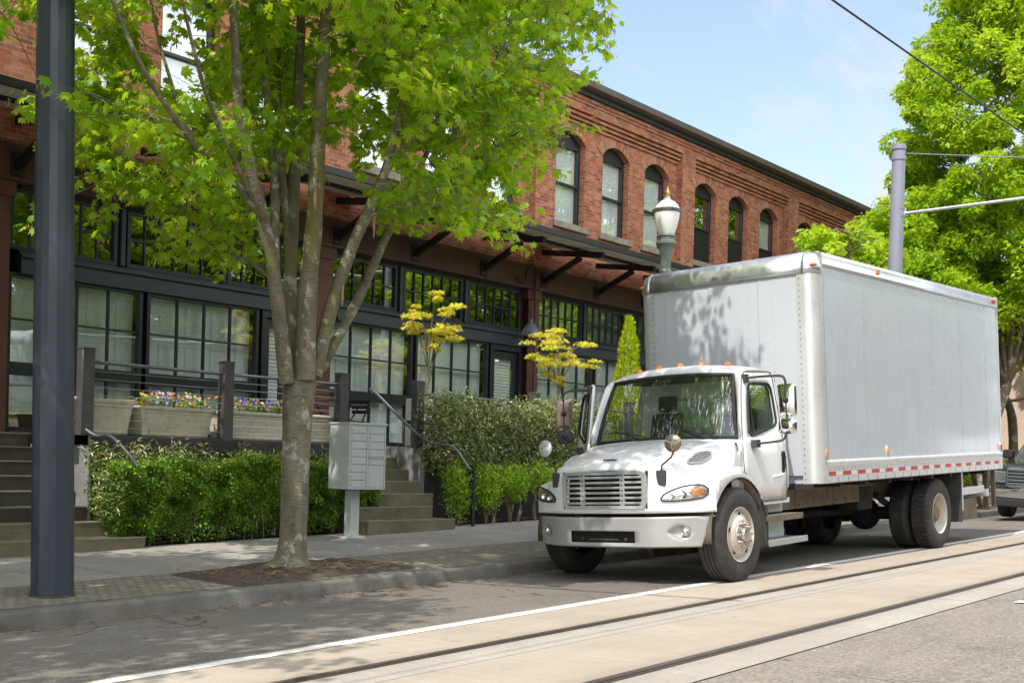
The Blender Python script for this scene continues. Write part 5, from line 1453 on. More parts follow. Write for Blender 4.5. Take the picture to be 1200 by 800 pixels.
# ring with one sample per corner point, straight runs subdivided by the curve of the nose
def ringpts(poly, dx): return [(gx(y)+dx, y, z) for y, z in poly]
oo, ii = [], []
for k in range(n_):
    p, q = o_[k], o_[(k+1)%n_]; p2, q2 = i_[k], i_[(k+1)%n_]
    L_ = math.hypot(p[0]-q[0], p[1]-q[1]); m_ = max(1, int(L_/.12))
    for j in range(m_):
        oo.append((lerp(p[0],q[0],j/m_), lerp(p[1],q[1],j/m_))); ii.append((lerp(p2[0],q2[0],j/m_), lerp(p2[1],q2[1],j/m_)))
A0 = ringpts(oo, .012); A1 = ringpts(oo, -.012); B1 = ringpts(ii, -.004); B0 = ringpts(ii, .06)
gr.grid([A0+[A0[0]], A1+[A1[0]], B1+[B1[0]], B0+[B0[0]]])
grl = P_(gr.build('grille', M['grille'], smooth=40))
v = MB()
for k in range(6):
    z = .905+.056*k; rws = []
    for y in [-.505+1.01*j/16 for j in range(17)]:
        x = gx(y)
        rws.append([(x+.03,y,z-.004),(x-.004,y,z-.012),(x-.008,y,z+.004),(x-.002,y,z+.012),(x+.03,y,z+.010)])
    v.grid(rws)
P_(v.build('slat', M['grille'], smooth=30), grl)
for y in (-.265,.265):
    v = MB(); v.box(gx(y)-.006, gx(y)+.02, y-.028, y+.028, .875, 1.215); P_(v.build('divider', M['grille'], smooth=0, bevel=.004), grl)
    v = MB()
    for k in range(6): v.box(gx(y)-.008, gx(y)-.005, y-.012, y+.012, .923+.056*k, .938+.056*k)
    P_(v.build('divider_hole', M['under'], smooth=0), grl)
v = MB(); v.box(-.80,-.78,-.56,.56,.80,1.27); v.box(-.9,-.8,-.56,-.54,.84,1.25); v.box(-.9,-.8,.54,.56,.84,1.25)
for y in (-.42,.42): v.box(-.86,-.82,y-.05,y+.05,.86,1.22)
P_(v.build('radiator', M['under'], smooth=0), grl)

# headlights
HL = [(.74,.922),(.722,.94),(.75,.985),(.82,1.025),(.92,1.062),(1.02,1.083),(1.10,1.088),(1.15,1.076),(1.182,1.04),(1.178,.985),(1.14,.95),(1.02,.928),(.86,.918)]
def hl_pt(s, z, d=-.012):
    t = (z-.79)/.4; x = stab(s, XF)-.004+.012*t
    return (x+d, s, z)
for sg in (-1,1):
    L_ = MB(); prof = dens(HL)
    cs = (.97,.99)
    for fr_, d in ((1.0,-.010),):
        ring = [hl_pt(s, z, -.010) for s, z in prof]
    n_ = len(ring); inner = [hl_pt(lerp(s,cs[0],.5), lerp(z,cs[1],.5), -.014) for s, z in prof]; c = hl_pt(*cs, -.015)
    vs = [(p[0], sg*p[1], p[2]) for p in ring+inner+[c]]
    L_.add(vs, [(k,(k+1)%n_,n_+(k+1)%n_,n_+k) for k in range(n_)]+[(n_+k,n_+(k+1)%n_,2*n_) for k in range(n_)])
    h_ = P_(L_.build('headlight', M['reflector'], smooth=40)); h_.scale = (1,.975,1)
    e = MB(); e.tube([(p[0]-.002, sg*p[1], p[2]) for p in ring+[ring[0]]], .0085, 6, 0, False); P_(e.build('lens_rim', M['rubber']), h_)
    e = MB()
    for s, z, r_ in ((.84,.965,.032),(.955,.985,.042)):
        p = hl_pt(s, z, -.012); e.lathe([(r_,0),(r_*.95,-.012),(r_*.7,-.004),(r_*.35,.004),(.001,.006)], 18, (p[0]-.004, sg*s, z), 'x')
    P_(e.build('lamp_bowl', M['chrome']), h_)
    e = MB(); pts = [(1.04,.955),(1.03,1.05),(1.09,1.055),(1.14,1.04),(1.162,1.015),(1.158,.985),(1.12,.962)]
    c = hl_pt(1.09,1.0,-.022); ring2 = [hl_pt(s,z,-.014) for s, z in pts]
    e.add([(c[0],sg*c[1],c[2])]+[(p[0],sg*p[1],p[2]) for p in ring2], [(0,k+1,(k+1)%len(pts)+1) for k in range(len(pts))])
    P_(e.build('turn_signal', M['amber_dull'], smooth=60), h_)

# bumper
XB = [(0,-.975),(.35,-.97),(.60,-.945),(.70,-.91),(.85,-.83),(1.0,-.735),(1.10,-.66),(1.16,-.60),(1.20,-.55)]
sb = [0,.15,.30,.44,.52,.60,.664,.676,.72,.76]+[.775+.014*i for i in range(19)]+[1.06,1.10,1.15,1.18,1.20]
zb_ = [.42,.435,.475]+[.49+.0157*i for i in range(7)]+[.60]+[.615+.015*i for i in range(5)]+[.70,.735,.75]
def dent(s, z):
    u = (s-.905)/.125; w = (z-.585)/(.088*(1 if u > -.1 else max(.35, 1-.55*(-u-.1)/.9)))
    return .055*(1-sstep(.45,1.0,math.sqrt(u*u+w*w)))
bp = MB(); rws = []
for sy in [-s for s in sb[:0:-1]]+sb:
    s = abs(sy); col = []
    for k, z in enumerate(zb_):
        q = s if s < 1.03 else 1.03+(s-1.03)*lerp(.42,1,(z-.42)/.33)
        ins = .02 if k == 0 else (.014 if k == len(zb_)-1 else 0)
        groove = .006 if abs(s-.67) < .0056 else 0
        col.append((stab(q, XB)+ins+groove+dent(s, z)*.9, math.copysign(q-dent(s,z)*.45 if q > .7 else q, sy), z))
    col.append((stab(q, XB)+.09, math.copysign(q*.985, sy), .752)); rws.append(col)
bp.grid(rws, 0, lambda i, j: 2 <= j < 10 and abs(rws[i][0][1]) <= .441 and abs(rws[i+1][0][1]) <= .441)
bm_ = P_(bp.build('bumper', M['bumper'], smooth=35, solid=.012)); bm_.scale = (1,.97,1)
v = MB(); v.box(-.90,-.88,-.5,.5,.44,.64); v.tube([(-.93,-.2,.50),(-.93,.2,.50)],.02,6)
for y in (-.3,.3): v.ball((-.935,y,.505),.028,8,5)
P_(v.build('air_intake', M['under'], smooth=40), bm_)
v = MB()
for k in range(5): v.box(-.915,-.905,-.43,.43,.49+.022*k,.494+.022*k)
P_(v.build('intake_slat', M['rubber'], smooth=0), bm_)
for sg in (-1,1):
    # round lamp at the outer end of the oval dent
    d = MB(); p = (stab(.955,XB)+.012, sg*.955, .585); d.ball(p, .046, 16, 10, (.75,1,1)); f_ = P_(d.build('fog_lamp', M['reflector']), bm_)
    d = MB(); d.lathe([(.046,-.004),(.053,-.010),(.058,.006)],18,(p[0]+.004,p[1],p[2]),'x'); P_(d.build('lamp_ring', M['bumper']), bm_)

# cab -----------------------------------------------------------------------
def ys(z): return 1.10-.02*max(0,1.2-z) if z < 1.44 else (1.10-.045*sstep(1.44,1.60,z) if z < 1.60 else 1.055-(z-1.60)*.165)
WB = lambda s: (.20+.20*(s/.98)**2, 1.60-.02*(s/.98)**2)           # windshield foot (x, z)
WT = lambda s: (.50+.12*(s/.83)**2, 2.345-.03*(s/.83)**2)
DOOR = [(.28,1.20),(.285,1.50),(.355,1.63),(.395,1.80),(.50,2.10),(.58,2.28),(.66,2.345),(1.29,2.36),(1.345,2.30),(1.33,1.6),(1.31,.84),(.62,.84),(.55,.92),(.46,1.02),(.37,1.11)]
WIN = [(.515,1.64),(.55,1.80),(.615,2.0),(.685,2.15),(.725,2.195),(.79,2.215),(1.14,2.22),(1.21,2.205),(1.245,2.16),(1.25,2.05),(1.235,1.80),(1.215,1.745),(1.16,1.715),(.64,1.61),(.545,1.605)]
def raypoly(poly, c, ang):
    dx, dz = math.cos(ang), math.sin(ang); best = None
    for p, q in zip(poly, poly[1:]+poly[:1]):
        ex, ez = q[0]-p[0], q[1]-p[1]; den = dx*ez-dz*ex
        if abs(den) < 1e-9: continue
        t = ((p[0]-c[0])*ez-(p[1]-c[1])*ex)/den; u = ((p[0]-c[0])*dz-(p[1]-c[1])*dx)/den
        if t > 0 and -1e-6 <= u <= 1+1e-6 and (best is None or t > best): best = t
    return (c[0]+dx*best, c[1]+dz*best)
def ring2(outer, inner, c, extra=24):
    ang = sorted({round(math.atan2(p[1]-c[1],p[0]-c[0]),5) for p in outer+inner}|{round(-PI+2*PI*k/extra+.001,5) for k in range(extra)})
    return [raypoly(outer,c,a) for a in ang], [raypoly(inner,c,a) for a in ang]
ro, ri = ring2(DOOR, WIN, (.90,1.9))
def side(p, sg, d=0): return (p[0], sg*(ys(p[1])+d), p[1])
def make_door(sg, parent):
    v = MB(); n_ = len(ro)
    # three rings so that the lower skin keeps its crease
    mid = [(lerp(a[0],b[0],.35), lerp(a[1],b[1],.35)) for a, b in zip(ri, ro)]
    rws = [[side(p,sg,.0) for p in ri], [side(p,sg,.006) for p in mid], [side(p,sg,.006) for p in [(lerp(a[0],b[0],.75), lerp(a[1],b[1],.75)) for a, b in zip(ri, ro)]], [side(p,sg,0) for p in ro]]
    v.grid(rws, closed=True)
    d = v.build('door', M['paint'], smooth=50, solid=.045, off=-1 if sg < 0 else -1); d.parent = parent
    gl = MB(); c = (.90,1.92); gl.add([side(c,sg,-.02)]+[side(p,sg,-.02) for p in ri], [(0,k+1,(k+1)%n_+1) for k in range(n_)])
    g_ = gl.build('door_window', M['tglass'], smooth=0); g_.parent = d
    e = MB(); e.tube([side(p,sg,.004) for p in ri+[ri[0]]], .016, 6, 0, False); x_ = e.build('window_seal', M['rubber'], smooth=50); x_.parent = d
    e = MB(); e.tube([side((.66,1.615),sg,-.012), side((.68,1.9),sg,-.012), side((.735,2.19),sg,-.012)], .010, 6); x_ = e.build('quarter_post', M['rubber']); x_.parent = d
    e = MB(); pl = [(1.20,1.37),(1.215,1.40),(1.255,1.405),(1.275,1.38),(1.275,1.22),(1.25,1.165),(1.215,1.16),(1.20,1.19)]
    a = e.add([side((1.237,1.28),sg,.012)]+[side(p,sg,.006) for p in pl], [(0,k+1,(k+1)%8+1) for k in range(8)])
    e.tube([side(p,sg,.008) for p in pl+[pl[0]]], .009, 6, 0, False)
    e.bar(side((1.247,1.36),sg,.024), side((1.245,1.22),sg,.024), .03, .012, (0,1,0), 0)
    x_ = e.build('door_handle', M['rubber'], smooth=40); x_.parent = d
    e = MB(); e.tube([side(p,sg,.003) for p in DOOR+[DOOR[0]]], .0045, 5, 0, False); x_ = e.build('door_seal', M['rubber'], smooth=50); x_.parent = d
    e = MB(); e.tube([side((.95,1.115),sg,.006),side((1.1,1.125),sg,.012),side((1.24,1.145),sg,.006)], .012, 6); x_ = e.build('crease', M['paint']); x_.parent = d
    return d
door_n = make_door(-1, truck)
door_f = make_door(1, truck)
hinge = Matrix.Translation((.30,1.10,0)) @ Matrix.Rotation(R(44),4,'Z') @ Matrix.Translation((-.30,-1.10,0))
door_f.matrix_local = hinge
# fixed body: cowl side, A pillar, roof, rear wall, floor
cb = MB()
for sg in (-1,1):
    # A pillar between windshield edge and door edge
    rws = []
    dl = [(.33,1.575),(.385,1.78),(.49,2.09),(.57,2.275),(.65,2.345)]
    for k, p in enumerate(dl):
        t = k/(len(dl)-1); s = lerp(.985,.835,t); wx = lerp(WB(.98)[0], WT(.83)[0], t); wz = lerp(WB(.98)[1], WT(.83)[1], t)
        a = Vector((wx, sg*s, wz)); b_ = Vector(side((p[0]-.004,p[1]),sg,0)); m_ = (a+b_)/2+Vector((-.014,sg*.018,.004))
        rws.append([a, m_, b_, b_+Vector((.012,-sg*.05,0))])
    cb.grid(rws)
    # cowl side panel below it
    pl = [(-.06,1.02),(.275,1.02),(.275,1.575),(.36,1.59),(.16,1.56),(-.06,1.42)]
    cb.add([(x, sg*1.092, z) for x, z in ((.0,.95),(.272,.95),(.272,1.25),(.0,1.25))], [(0,1,2,3)])
    rws = [[(x, sg*1.088, 1.16),(x, sg*1.088, 1.40),(x, sg*(1.08 if x > .1 else 1.06), min(1.585,hood_z(min(x,.3),1.0)+.03))] for x in (.02,.12,.2,.272)]
    cb.grid(rws)
    # strip behind the door and sill below
    rws = [[side((x,z),sg,d) for z in (.98,1.2,1.55,1.8,2.1,2.3,2.345)] for x, d in ((1.345,0),(1.375,.0),(1.41,-.015),(1.425,-.05))]
    cb.grid(rws)
    cb.box(.3,1.40,sg*1.02,sg*1.085,.80,.86)
# cowl between hood and windshield
rws = []
for sy in [-1.09+.0545*k for k in range(41)]:
    s = abs(sy)
    if s <= .98: T_ = (WB(s)[0]+.02, sy, WB(s)[1]+.004)
    else: q_ = (s-.98)/.11; T_ = (lerp(WB(.98)[0]+.02,.29,q_), sy, lerp(WB(.98)[1],1.50,q_))
    xb_ = min(rear_x(s), .40)-.05; B_ = (xb_, sy, hood_z(xb_, s)-.008)
    rws.append([T_, ((T_[0]+B_[0])/2-.01, sy, max((T_[2]+B_[2])/2, B_[2])), B_])
cb.grid(rws)
# roof
rws = []
for sy in [-.93+.093*k for k in range(21)]:
    s = abs(sy); f_ = s/.93; drop = .075*f_**3+.02*f_*f_
    if s <= .835: x0, z0 = WT(s)
    else: x0, z0 = lerp(WT(.83)[0],.66,(s-.83)/.10), lerp(WT(.83)[1],2.335,(s-.83)/.10)
    zt = 2.475-drop
    rws.append([(x0,sy,z0),(x0+.025,sy,lerp(z0,zt,.45)),(x0+.08,sy,lerp(z0,zt,.78)),(x0+.20,sy,lerp(z0,zt,.97)),(x0+.36,sy,zt+.008),(1.1,sy,zt+.008),(1.36,sy,zt-.01),(1.42,sy,zt-.05),(1.43,sy,zt-.12)])
cb.grid(rws)
for sg in (-1,1):
    e = rws[0] if sg < 0 else rws[-1]
    cb.grid([[p for p in e],[(p[0], sg*max(abs(p[1]),ys(2.35)+.002), min(p[2]-.012,2.352)) for p in e]])
# rear wall with its window
cb.box(1.40,1.43,-1.05,1.05,.95,1.55); cb.box(1.40,1.43,-.93,-.55,1.553,2.33); cb.box(1.40,1.43,.55,.93,1.553,2.33); cb.box(1.40,1.43,-.55,.55,2.10,2.33)
cab = P_(cb.build('cab_body', M['paint'], smooth=45, solid=.008))
v = MB(); v.box(.2,1.40,-1.05,1.05,.90,.95); v.box(.44,.46,-1.0,1.0,.9,1.50); v.box(.62,1.38,-.88,.88,2.31,2.32); v.box(1.385,1.397,-1.05,1.05,.95,1.54)
P_(v.build('cab_lining', M['cabin'], smooth=0), cab)
v = MB(); v.box(1.36,1.365,-.56,.56,1.54,2.11); P_(v.build('rear_window', M['tglass'], smooth=0), cab)
# windshield with its rubber seal
v = MB(); rws = []
for k in range(9):
    t = k/8; row = []
    for j in range(17):
        u = -1+2*j/16; sB, sT = .965*u, .82*u
        xb, zb2 = WB(abs(sB)); xt, zt2 = WT(abs(sT)); bow = -.03*math.sin(PI*t)
        row.append((lerp(xb,xt,t)+bow, lerp(sB,sT,t), lerp(zb2,zt2,t)))
    rws.append(row)
v.grid(rws); ws = P_(v.build('windshield', M['wglass'], smooth=60))
per = rws[0]+[r_[-1] for r_ in rws[1:]]+rws[-1][-2::-1]+[r_[0] for r_ in rws[-2:0:-1]]
v = MB(); v.tube([(p[0]-.006,p[1],p[2]) for p in per+[per[0]]], .024, 8, 0, False); P_(v.build('windshield_seal', M['rubber'], smooth=60), ws)
for y0, y1 in ((-.05,-.62),(.72,.18)):
    v = MB(); a = (WB(abs(y0))[0]-.05, y0, 1.60); m_ = (.30, lerp(y0,y1,.45), 1.70)
    v.tube([(WB(abs(y1))[0]-.05,y1,1.60),(.255,lerp(y1,y0,.55),1.69)], .010, 6); v.tube([(.215,lerp(y1,y0,-.05),1.632),(.262,lerp(y1,y0,.5),1.695),(.285,lerp(y1,y0,1.05),1.70)], .007, 5)
    P_(v.build('wiper', M['rubber']), ws)
v = MB()
for y in (-.62,-.30,0,.30,.62):
    zz = 2.475-.075*abs(y)**3-.02*y*y
    v.ball((.80+.10*y*y, y, zz+.008), .055, 12, 6, (1.1,1,.62))
    bpos = (.80+.10*y*y, y, zz+.008)
    q = MB(); q.ball(bpos, .052, 12, 6, (1.15,.9,.72)); P_(q.build('roof_marker', M['amber']))
# interior
for y in (-.52,.52):
    v = MB(); v.box(.80,1.28,y-.24,y+.24,1.10,1.30); s_ = P_(v.build('seat', M['seatm'], smooth=40, bevel=.04))
    v = MB(); v.prism([(1.12,1.28),(1.26,1.28),(1.38,1.93),(1.28,1.95)], 'xz', y-.22, y+.22); P_(v.build('seat_back', M['seatm'], smooth=40, bevel=.04), s_)
    v = MB(); v.box(1.29,1.37,y-.13,y+.13,1.96,2.16); P_(v.build('headrest', M['seatm'], smooth=40, bevel=.03), s_)
v = MB(); rws = []
for y in [-1.0+.1*k for k in range(21)]:
    x0 = WB(min(abs(y),.98))[0]+.05; rws.append([(x0,y,1.0),(x0,y,1.55),(x0+.20,y,1.58),(.62,y,1.51),(.66,y,1.25),(.58,y,1.0)])
v.grid(rws); db = P_(v.build('dashboard', M['dash'], smooth=40))
v = MB(); c = Vector((.72,-.52,1.55)); ax = Vector((-.55,0,.85)).normalized(); u = Vector((0,1,0)); w = ax.cross(u)
v.tube([c+u*.23*math.cos(2*PI*k/28)+w*.23*math.sin(2*PI*k/28) for k in range(29)], .016, 7, 0, False)
for a in (0,120,240): v.tube([c, c+u*.22*math.cos(R(a+90))+w*.22*math.sin(R(a+90))], .013, 6)
v.tube([c, (.5,-.52,1.35)], .03, 8); v.ball(tuple(c), .06, 10, 6)
P_(v.build('steering_wheel', M['dash']))
v = MB(); v.box(.50,.56,.55,.72,1.60,1.86); P_(v.build('dash_box', simple('grey_dash_box',(.22,.21,.20),.7), smooth=0, bevel=.01))

# mirrors -------------------------------------------------------------------
def mirror(yo, sg, parent, x0=0.0):
    """tubular bracket with a tall flat mirror and a short convex one, on a door"""
    v = MB(); Y = lambda y: sg*y
    xm, ym = .62, yo
    v.tube(spline([(.63,Y(.96),2.265),(.63,Y(1.15),2.27),(.63,Y(ym-.06),2.26),(xm,Y(ym),2.22),(xm+.005,Y(ym+.01),2.12),(xm+.005,Y(ym+.01),1.70),(xm,Y(ym),1.60),(.60,Y(ym-.04),1.535),(.54,Y(ym-.16),1.515),(.50,Y(1.10),1.50)],6), .0145, 8)
    v.box(.59,.67,Y(.93),Y(.99),2.21,2.31); v.box(.46,.56,Y(1.10),Y(1.17),1.46,1.55)
    a = v.build('side_mirror', M['flap'], smooth=50); a.parent = parent
    h = MB(); pr = rr_rect(ym-.105,ym+.105,1.80,2.165,.03)
    h.add([(xm+.02,Y(y),z) for y, z in pr]+[(xm+.075,Y(y),z) for y, z in pr]+[(xm-.005,Y(ym+(y-ym)*.55),1.98+(z-1.98)*.8) for y, z in pr],
          [tuple(range(len(pr),2*len(pr)))]+[(k,(k+1)%len(pr),len(pr)+(k+1)%len(pr),len(pr)+k) for k in range(len(pr))]+[(2*len(pr)+k,2*len(pr)+(k+1)%len(pr),(k+1)%len(pr),k) for k in range(len(pr))]+[tuple(2*len(pr)+k for k in range(len(pr)))[::-1]])
    b_ = h.build('mirror_head', M['chrome'] if sg < 0 else M['mirror_back'], smooth=40); b_.parent = a
    h = MB(); pr = rr_rect(ym-.10,ym+.10,1.60,1.775,.05)
    n2 = len(pr)
    h.add([(xm+.02,Y(y),z) for y, z in pr]+[(xm+.07,Y(y),z) for y, z in pr]+[(xm-.015,Y(ym+(y-ym)*.5),1.69+(z-1.69)*.5) for y, z in pr],
          [tuple(range(n2,2*n2))]+[(k,(k+1)%n2,n2+(k+1)%n2,n2+k) for k in range(n2)]+[(2*n2+k,2*n2+(k+1)%n2,(k+1)%n2,k) for k in range(n2)]+[tuple(2*n2+k for k in range(n2))[::-1]])
    b_ = h.build('convex_mirror', M['chrome'] if sg < 0 else M['flap'], smooth=40); b_.parent = a
    h = MB(); h.ball((xm-.012,Y(ym+.01),1.98),.035,8,6); h.ball((xm-.012,Y(ym+.01),1.69),.035,8,6); b_ = h.build('clamp', M['rubber']); b_.parent = a
    return a
mirror(1.46, -1, truck)
mf = mirror(1.30, 1, truck); mf.matrix_local = hinge
def hood_mirror(sg):
    v = MB(); bx, by = -.80, .70; z0 = 1.165
    v.box(bx-.05,bx+.0,sg*by-.055,sg*by+.055,z0-.08,z0+.085)
    a = P_(v.build('hood_mirror', M['flap'], smooth=0, bevel=.01))
    v = MB(); v.tube([(bx-.03,sg*by,z0+.08),(bx-.035,sg*(by+.02),z0+.14),(bx-.02,sg*(by+.13),z0+.22),(bx-.02,sg*(by+.17),z0+.30)], .011, 7); P_(v.build('arm', M['flap']), a)
    c = Vector((bx-.03, sg*(by+.16), z0+.37))
    nrm = Vector((1,-sg*.10,-.10)).normalized(); 
    v = MB(); b0 = len(v.v); v.lathe([(.002,-.035),(.05,-.030),(.085,-.015),(.098,.0),(.098,.012),(.092,.014),(.001,.010)], 24, (0,0,0), 'x')
    v.xform(Matrix.Translation(c) @ nrm.to_track_quat('X','Z').to_matrix().to_4x4(), b0)
    P_(v.build('mirror_disc', M['mirror_back'] if sg < 0 else M['alu_bright'], smooth=40), a)
    v = MB()
    for k in range(3):
        an = 2*PI*k/3+.4; v.tube([c+Vector((-.034,0,0)), c+Vector((-.03,.08*math.cos(an),.08*math.sin(an)))], .005, 5)
    P_(v.build('mirror_stay', M['galv']), a)
hood_mirror(-1); hood_mirror(1)

# cargo box -----------------------------------------------------------------
BX0, BL, BH, BB, BW = 1.905, 7.04, 3.845, .99, 1.272
BX1 = BX0+BL
cbx = MB(); 
cbx.box(BX0+.16, BX1-.05, -BW+.012, -BW+.04, 1.275, 3.70); cbx.box(BX0+.16, BX1-.05, BW-.04, BW-.012, 1.275, 3.70)
cbx.box(BX0+.012, BX0+.04, -BW+.15, BW-.15, 1.10, 3.60)
cbx.box(BX0+.10, BX1-.02, -BW+.04, BW-.04, 3.74, 3.80); cbx.box(BX1-.04, BX1-.0, -BW+.05, BW-.05, 1.0, 3.75); cbx.box(BX0+.05,BX1-.03,-BW+.05,BW-.05,1.0,1.10)
# riveted seams are part of the panels' mesh
def rivets_side(x, sg):
    z = 1.33
    while z < 3.66: cbx.ball((x, sg*(BW-.0115), z), .0085, 6, 4, (1,.5,1), 1); z += .10
k = 0; x = BX0+.20
while x < BX1-.1:
    rivets_side(x, -1)
    if k % 2 == 0: rivets_side(x+.03, -1)
    x += .615; k += 1
for y in [-1.05+.35*i for i in range(7)]:
    z = 1.2
    while z < 3.55: cbx.ball((BX0+.0115, y, z), .0085, 6, 4, (.5,1,1), 1); z += .11
for y in (-.52,.18,.86): cbx.box(BX0+.0085, BX0+.0121, y-.025, y+.025, 1.1, 3.59)
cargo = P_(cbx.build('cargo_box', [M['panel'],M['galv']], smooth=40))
v = MB()
for y in (-.5,.2): v.box(BX0+.006, BX0+.0084, y-.002, y+.002, 1.1, 3.59)
for x in [BX0+.24+1.23*i for i in range(6)]: v.box(x-.0012, x+.0012, -BW+.0075, -BW+.0084, 1.275, 3.70)
P_(v.build('seam_gap', M['galv'], smooth=0), cargo)
# rounded corner posts
for sg in (-1,1):
    v = MB(); rws = []
    for z in (.995,3.60):
        row = []
        for k in range(11):
            a = R(90*k/10); row.append((BX0+.16-.16*math.sin(a), sg*(BW-.16+.16*math.cos(a)), z))
        row = [(BX0+.21, sg*BW, z)]+row+[(BX0, sg*(BW-.24), z)]
        rws.append(row)
    v.grid(rws); z = 1.05
    while z < 3.58: v.ball((BX0-.001, sg*(BW-.21), z), .008, 6, 4, (.5,1,1), 1); z += .075
    P_(v.build('corner_post', [M['alu_bright'],M['under']], smooth=50), cargo)
    
# bullnose along the top of the front wall, with cast corner caps
def nose_prof(d=0.0): return [(BX0-.004-d,3.585),(BX0-.006-d,3.65),(BX0+.012-d,3.74),(BX0+.055-d*.7,3.81+d*.6),(BX0+.13,3.855+d),(BX0+.22,3.87+d),(BX0+.34,3.868+d)]
v = MB(); v.grid([[(x,y,z) for x, z in nose_prof()] for y in [-BW+.16,-.6,0,.6,BW-.16]]); P_(v.build('front_cap', M['alu'], smooth=60, solid=.012, off=0), cargo)
for sg in (-1,1):
    v = MB(); rws = []
    for k in range(9):
        a = R(90*k/8); row = []
        for x, z in nose_prof(.004):
            rr_ = BX0+.17-x; rr_ = max(.0, rr_)
            row.append((BX0+.17-rr_*math.sin(a) if x < BX0+.17 else x, sg*(BW-.17+(rr_*math.cos(a) if x < BX0+.17 else 0)+ (0 if x < BX0+.17 else .0)), z))
        rws.append(row)
    # flat side skirt of the cap
    v.grid(rws); v.box(BX0+.17, BX0+.22, sg*(BW-.10), sg*(BW+.003), 3.585, 3.84)
    P_(v.build('corner_cap', M['alu'], smooth=50, solid=.01, off=0), cargo)
    q = MB(); a = R(42); q.ball((BX0+.17-.178*math.sin(a), sg*(BW-.17+.178*math.cos(a)), 3.68), .05, 12, 6, (1.0,1.0,.42)); P_(q.build('corner_marker', M['amber']), cargo)
# top rails, bottom rails, skirts
for sg in (-1,1):
    v = MB(); rws = []
    for x in (BX0+.20, BX1):
        rws.append([(x, sg*(BW-.014), 3.675),(x, sg*BW, 3.68),(x, sg*BW, 3.715),(x, sg*(BW-.006), 3.72),(x, sg*(BW-.004), 3.80),(x, sg*(BW-.012), 3.84),(x, sg*(BW-.05), 3.858),(x, sg*(BW-.20), 3.862)])
    v.grid(rws); P_(v.build('top_rail', M['alu'], smooth=40, solid=.01, off=0), cargo)
    v = MB(); rws = []
    for x in (BX0+.155, BX1-.006):
        rws.append([(x, sg*(BW-.012), 1.282),(x, sg*(BW+.004), 1.272),(x, sg*(BW+.012), 1.25),(x, sg*(BW+.010), 1.225),(x, sg*(BW-.002), 1.205),(x, sg*(BW-.004), 1.0),(x, sg*(BW-.03), .99)])
    v.grid(rws); x = BX0+.2
    while x < BX1-.1: v.box(x-.004, x+.004, sg*(BW-.012), sg*(BW-.0022), .997, 1.065, 1); x += .1525*2
    for x in [BX0+.25+.13*i for i in range(52)]: v.ball((x, sg*(BW-.003), 1.17), .006, 6, 4, (1,1,1), 1)
    P_(v.build('bottom_rail', [M['alu_bright'],M['under']], smooth=30), cargo)
    v = MB(); x = BX0+.17; k = 0
    while x < BX1-.03:
        w = .26 if k % 2 == 0 else .20; x2 = min(x+w, BX1-.02); v.box(x, x2, sg*(BW-.02), sg*(BW-.0015), 1.085, 1.136, k % 2); x = x2; k += 1
    P_(v.build('reflective_tape', [simple('red_reflective_tape',(.42,.035,.03),.35,var=.2,vscale=40), simple('white_reflective_tape',(.60,.585,.55),.35,var=.12,vscale=30)], smooth=0), cargo)
    for x, z, m_, nm in ((BX0+.165,1.36,'amber','low_marker'),(BX0+2.1,1.36,'amber','low_marker'),(BX1-.06,1.36,'red','low_marker'),(BX0+1.96,3.775,'amber','top_marker'),(BX1-.16,3.775,'red','top_marker')):
        v = MB()
        if z < 2: v.ball((x, sg*(BW-.002), z), .05, 10, 6, (.45,.5,1.2))
        else: v.box(x-.05, x+.05, sg*(BW-.01), sg*(BW+.022), z-.03, z+.03)
        P_(v.build(nm, M[m_], smooth=40, bevel=.006 if z > 2 else 0), cargo)
        if z < 2:
            v = MB(); v.ball((x, sg*(BW-.012), z), .06, 10, 6, (.5,.3,1.35)); P_(v.build('marker_guard', M['alu_bright'], smooth=40), cargo)
v = MB(); v.box(BX1-.03,BX1+.012,-BW,-BW+.10,.99,3.86); v.box(BX1-.03,BX1+.012,BW-.10,BW,.99,3.86); v.box(BX1-.03,BX1+.012,-BW+.10,BW-.10,3.70,3.862); v.box(BX1-.03,BX1+.012,-BW+.10,BW-.10,.99,1.12)
P_(v.build('rear_frame', M['alu_bright'], smooth=0, bevel=.006, segs=1), cargo)
v = MB(); v.box(BX0-.0,BX1-.1,-BW+.06,BW-.06,.985,.998); P_(v.build('floor', M['under'], smooth=0), cargo)

# chassis -------------------------------------------------------------------
for sg in (-1,1):
    v = MB(); v.box(-.75,BX1-.1,sg*.43,sg*.47,.66,.93); v.box(BX0-.5,BX1-.2,sg*.40,sg*.5,.932,.984)
    P_(v.build('frame_rail', M['chassis'], smooth=0, bevel=.008))
# side battery and body panels below the box edge
v = MB(); 
for x0, x1 in ((1.45,2.12),(2.14,3.26),(3.28,4.12)): v.box(x0, x1, -.80, -.74, .68, .955)
for x, z in ((1.63,.89),(1.63,.84),(1.63,.79),(3.10,.88),(3.10,.83),(3.10,.78),(2.24,.72),(3.34,.73),(3.66,.74),(4.0,.72),(2.34,.82),(3.9,.87)): v.ball((x,-.802,z),.017,6,4)
P_(v.build('side_panel', M['chassis'], smooth=0, bevel=.006))
v = MB(); v.lathe([(.001,-.55),(.27,-.54),(.29,-.5),(.29,.5),(.27,.54),(.001,.55)],20,(2.2,.72,.62),'x'); P_(v.build('fuel_tank', M['under'], smooth=40))
v = MB()
v.tube([(-.4,-.9,.50),(-.1,-.75,.45),(.0,0,.42),(-.1,.75,.45),(-.4,.9,.50)],.05,8); v.tube([(0,-1.0,.50),(0,1.0,.52)],.07,8)
v.box(-.7,.9,-.35,.35,.62,1.0); v.box(-.2,1.3,-.25,.25,.42,.75)
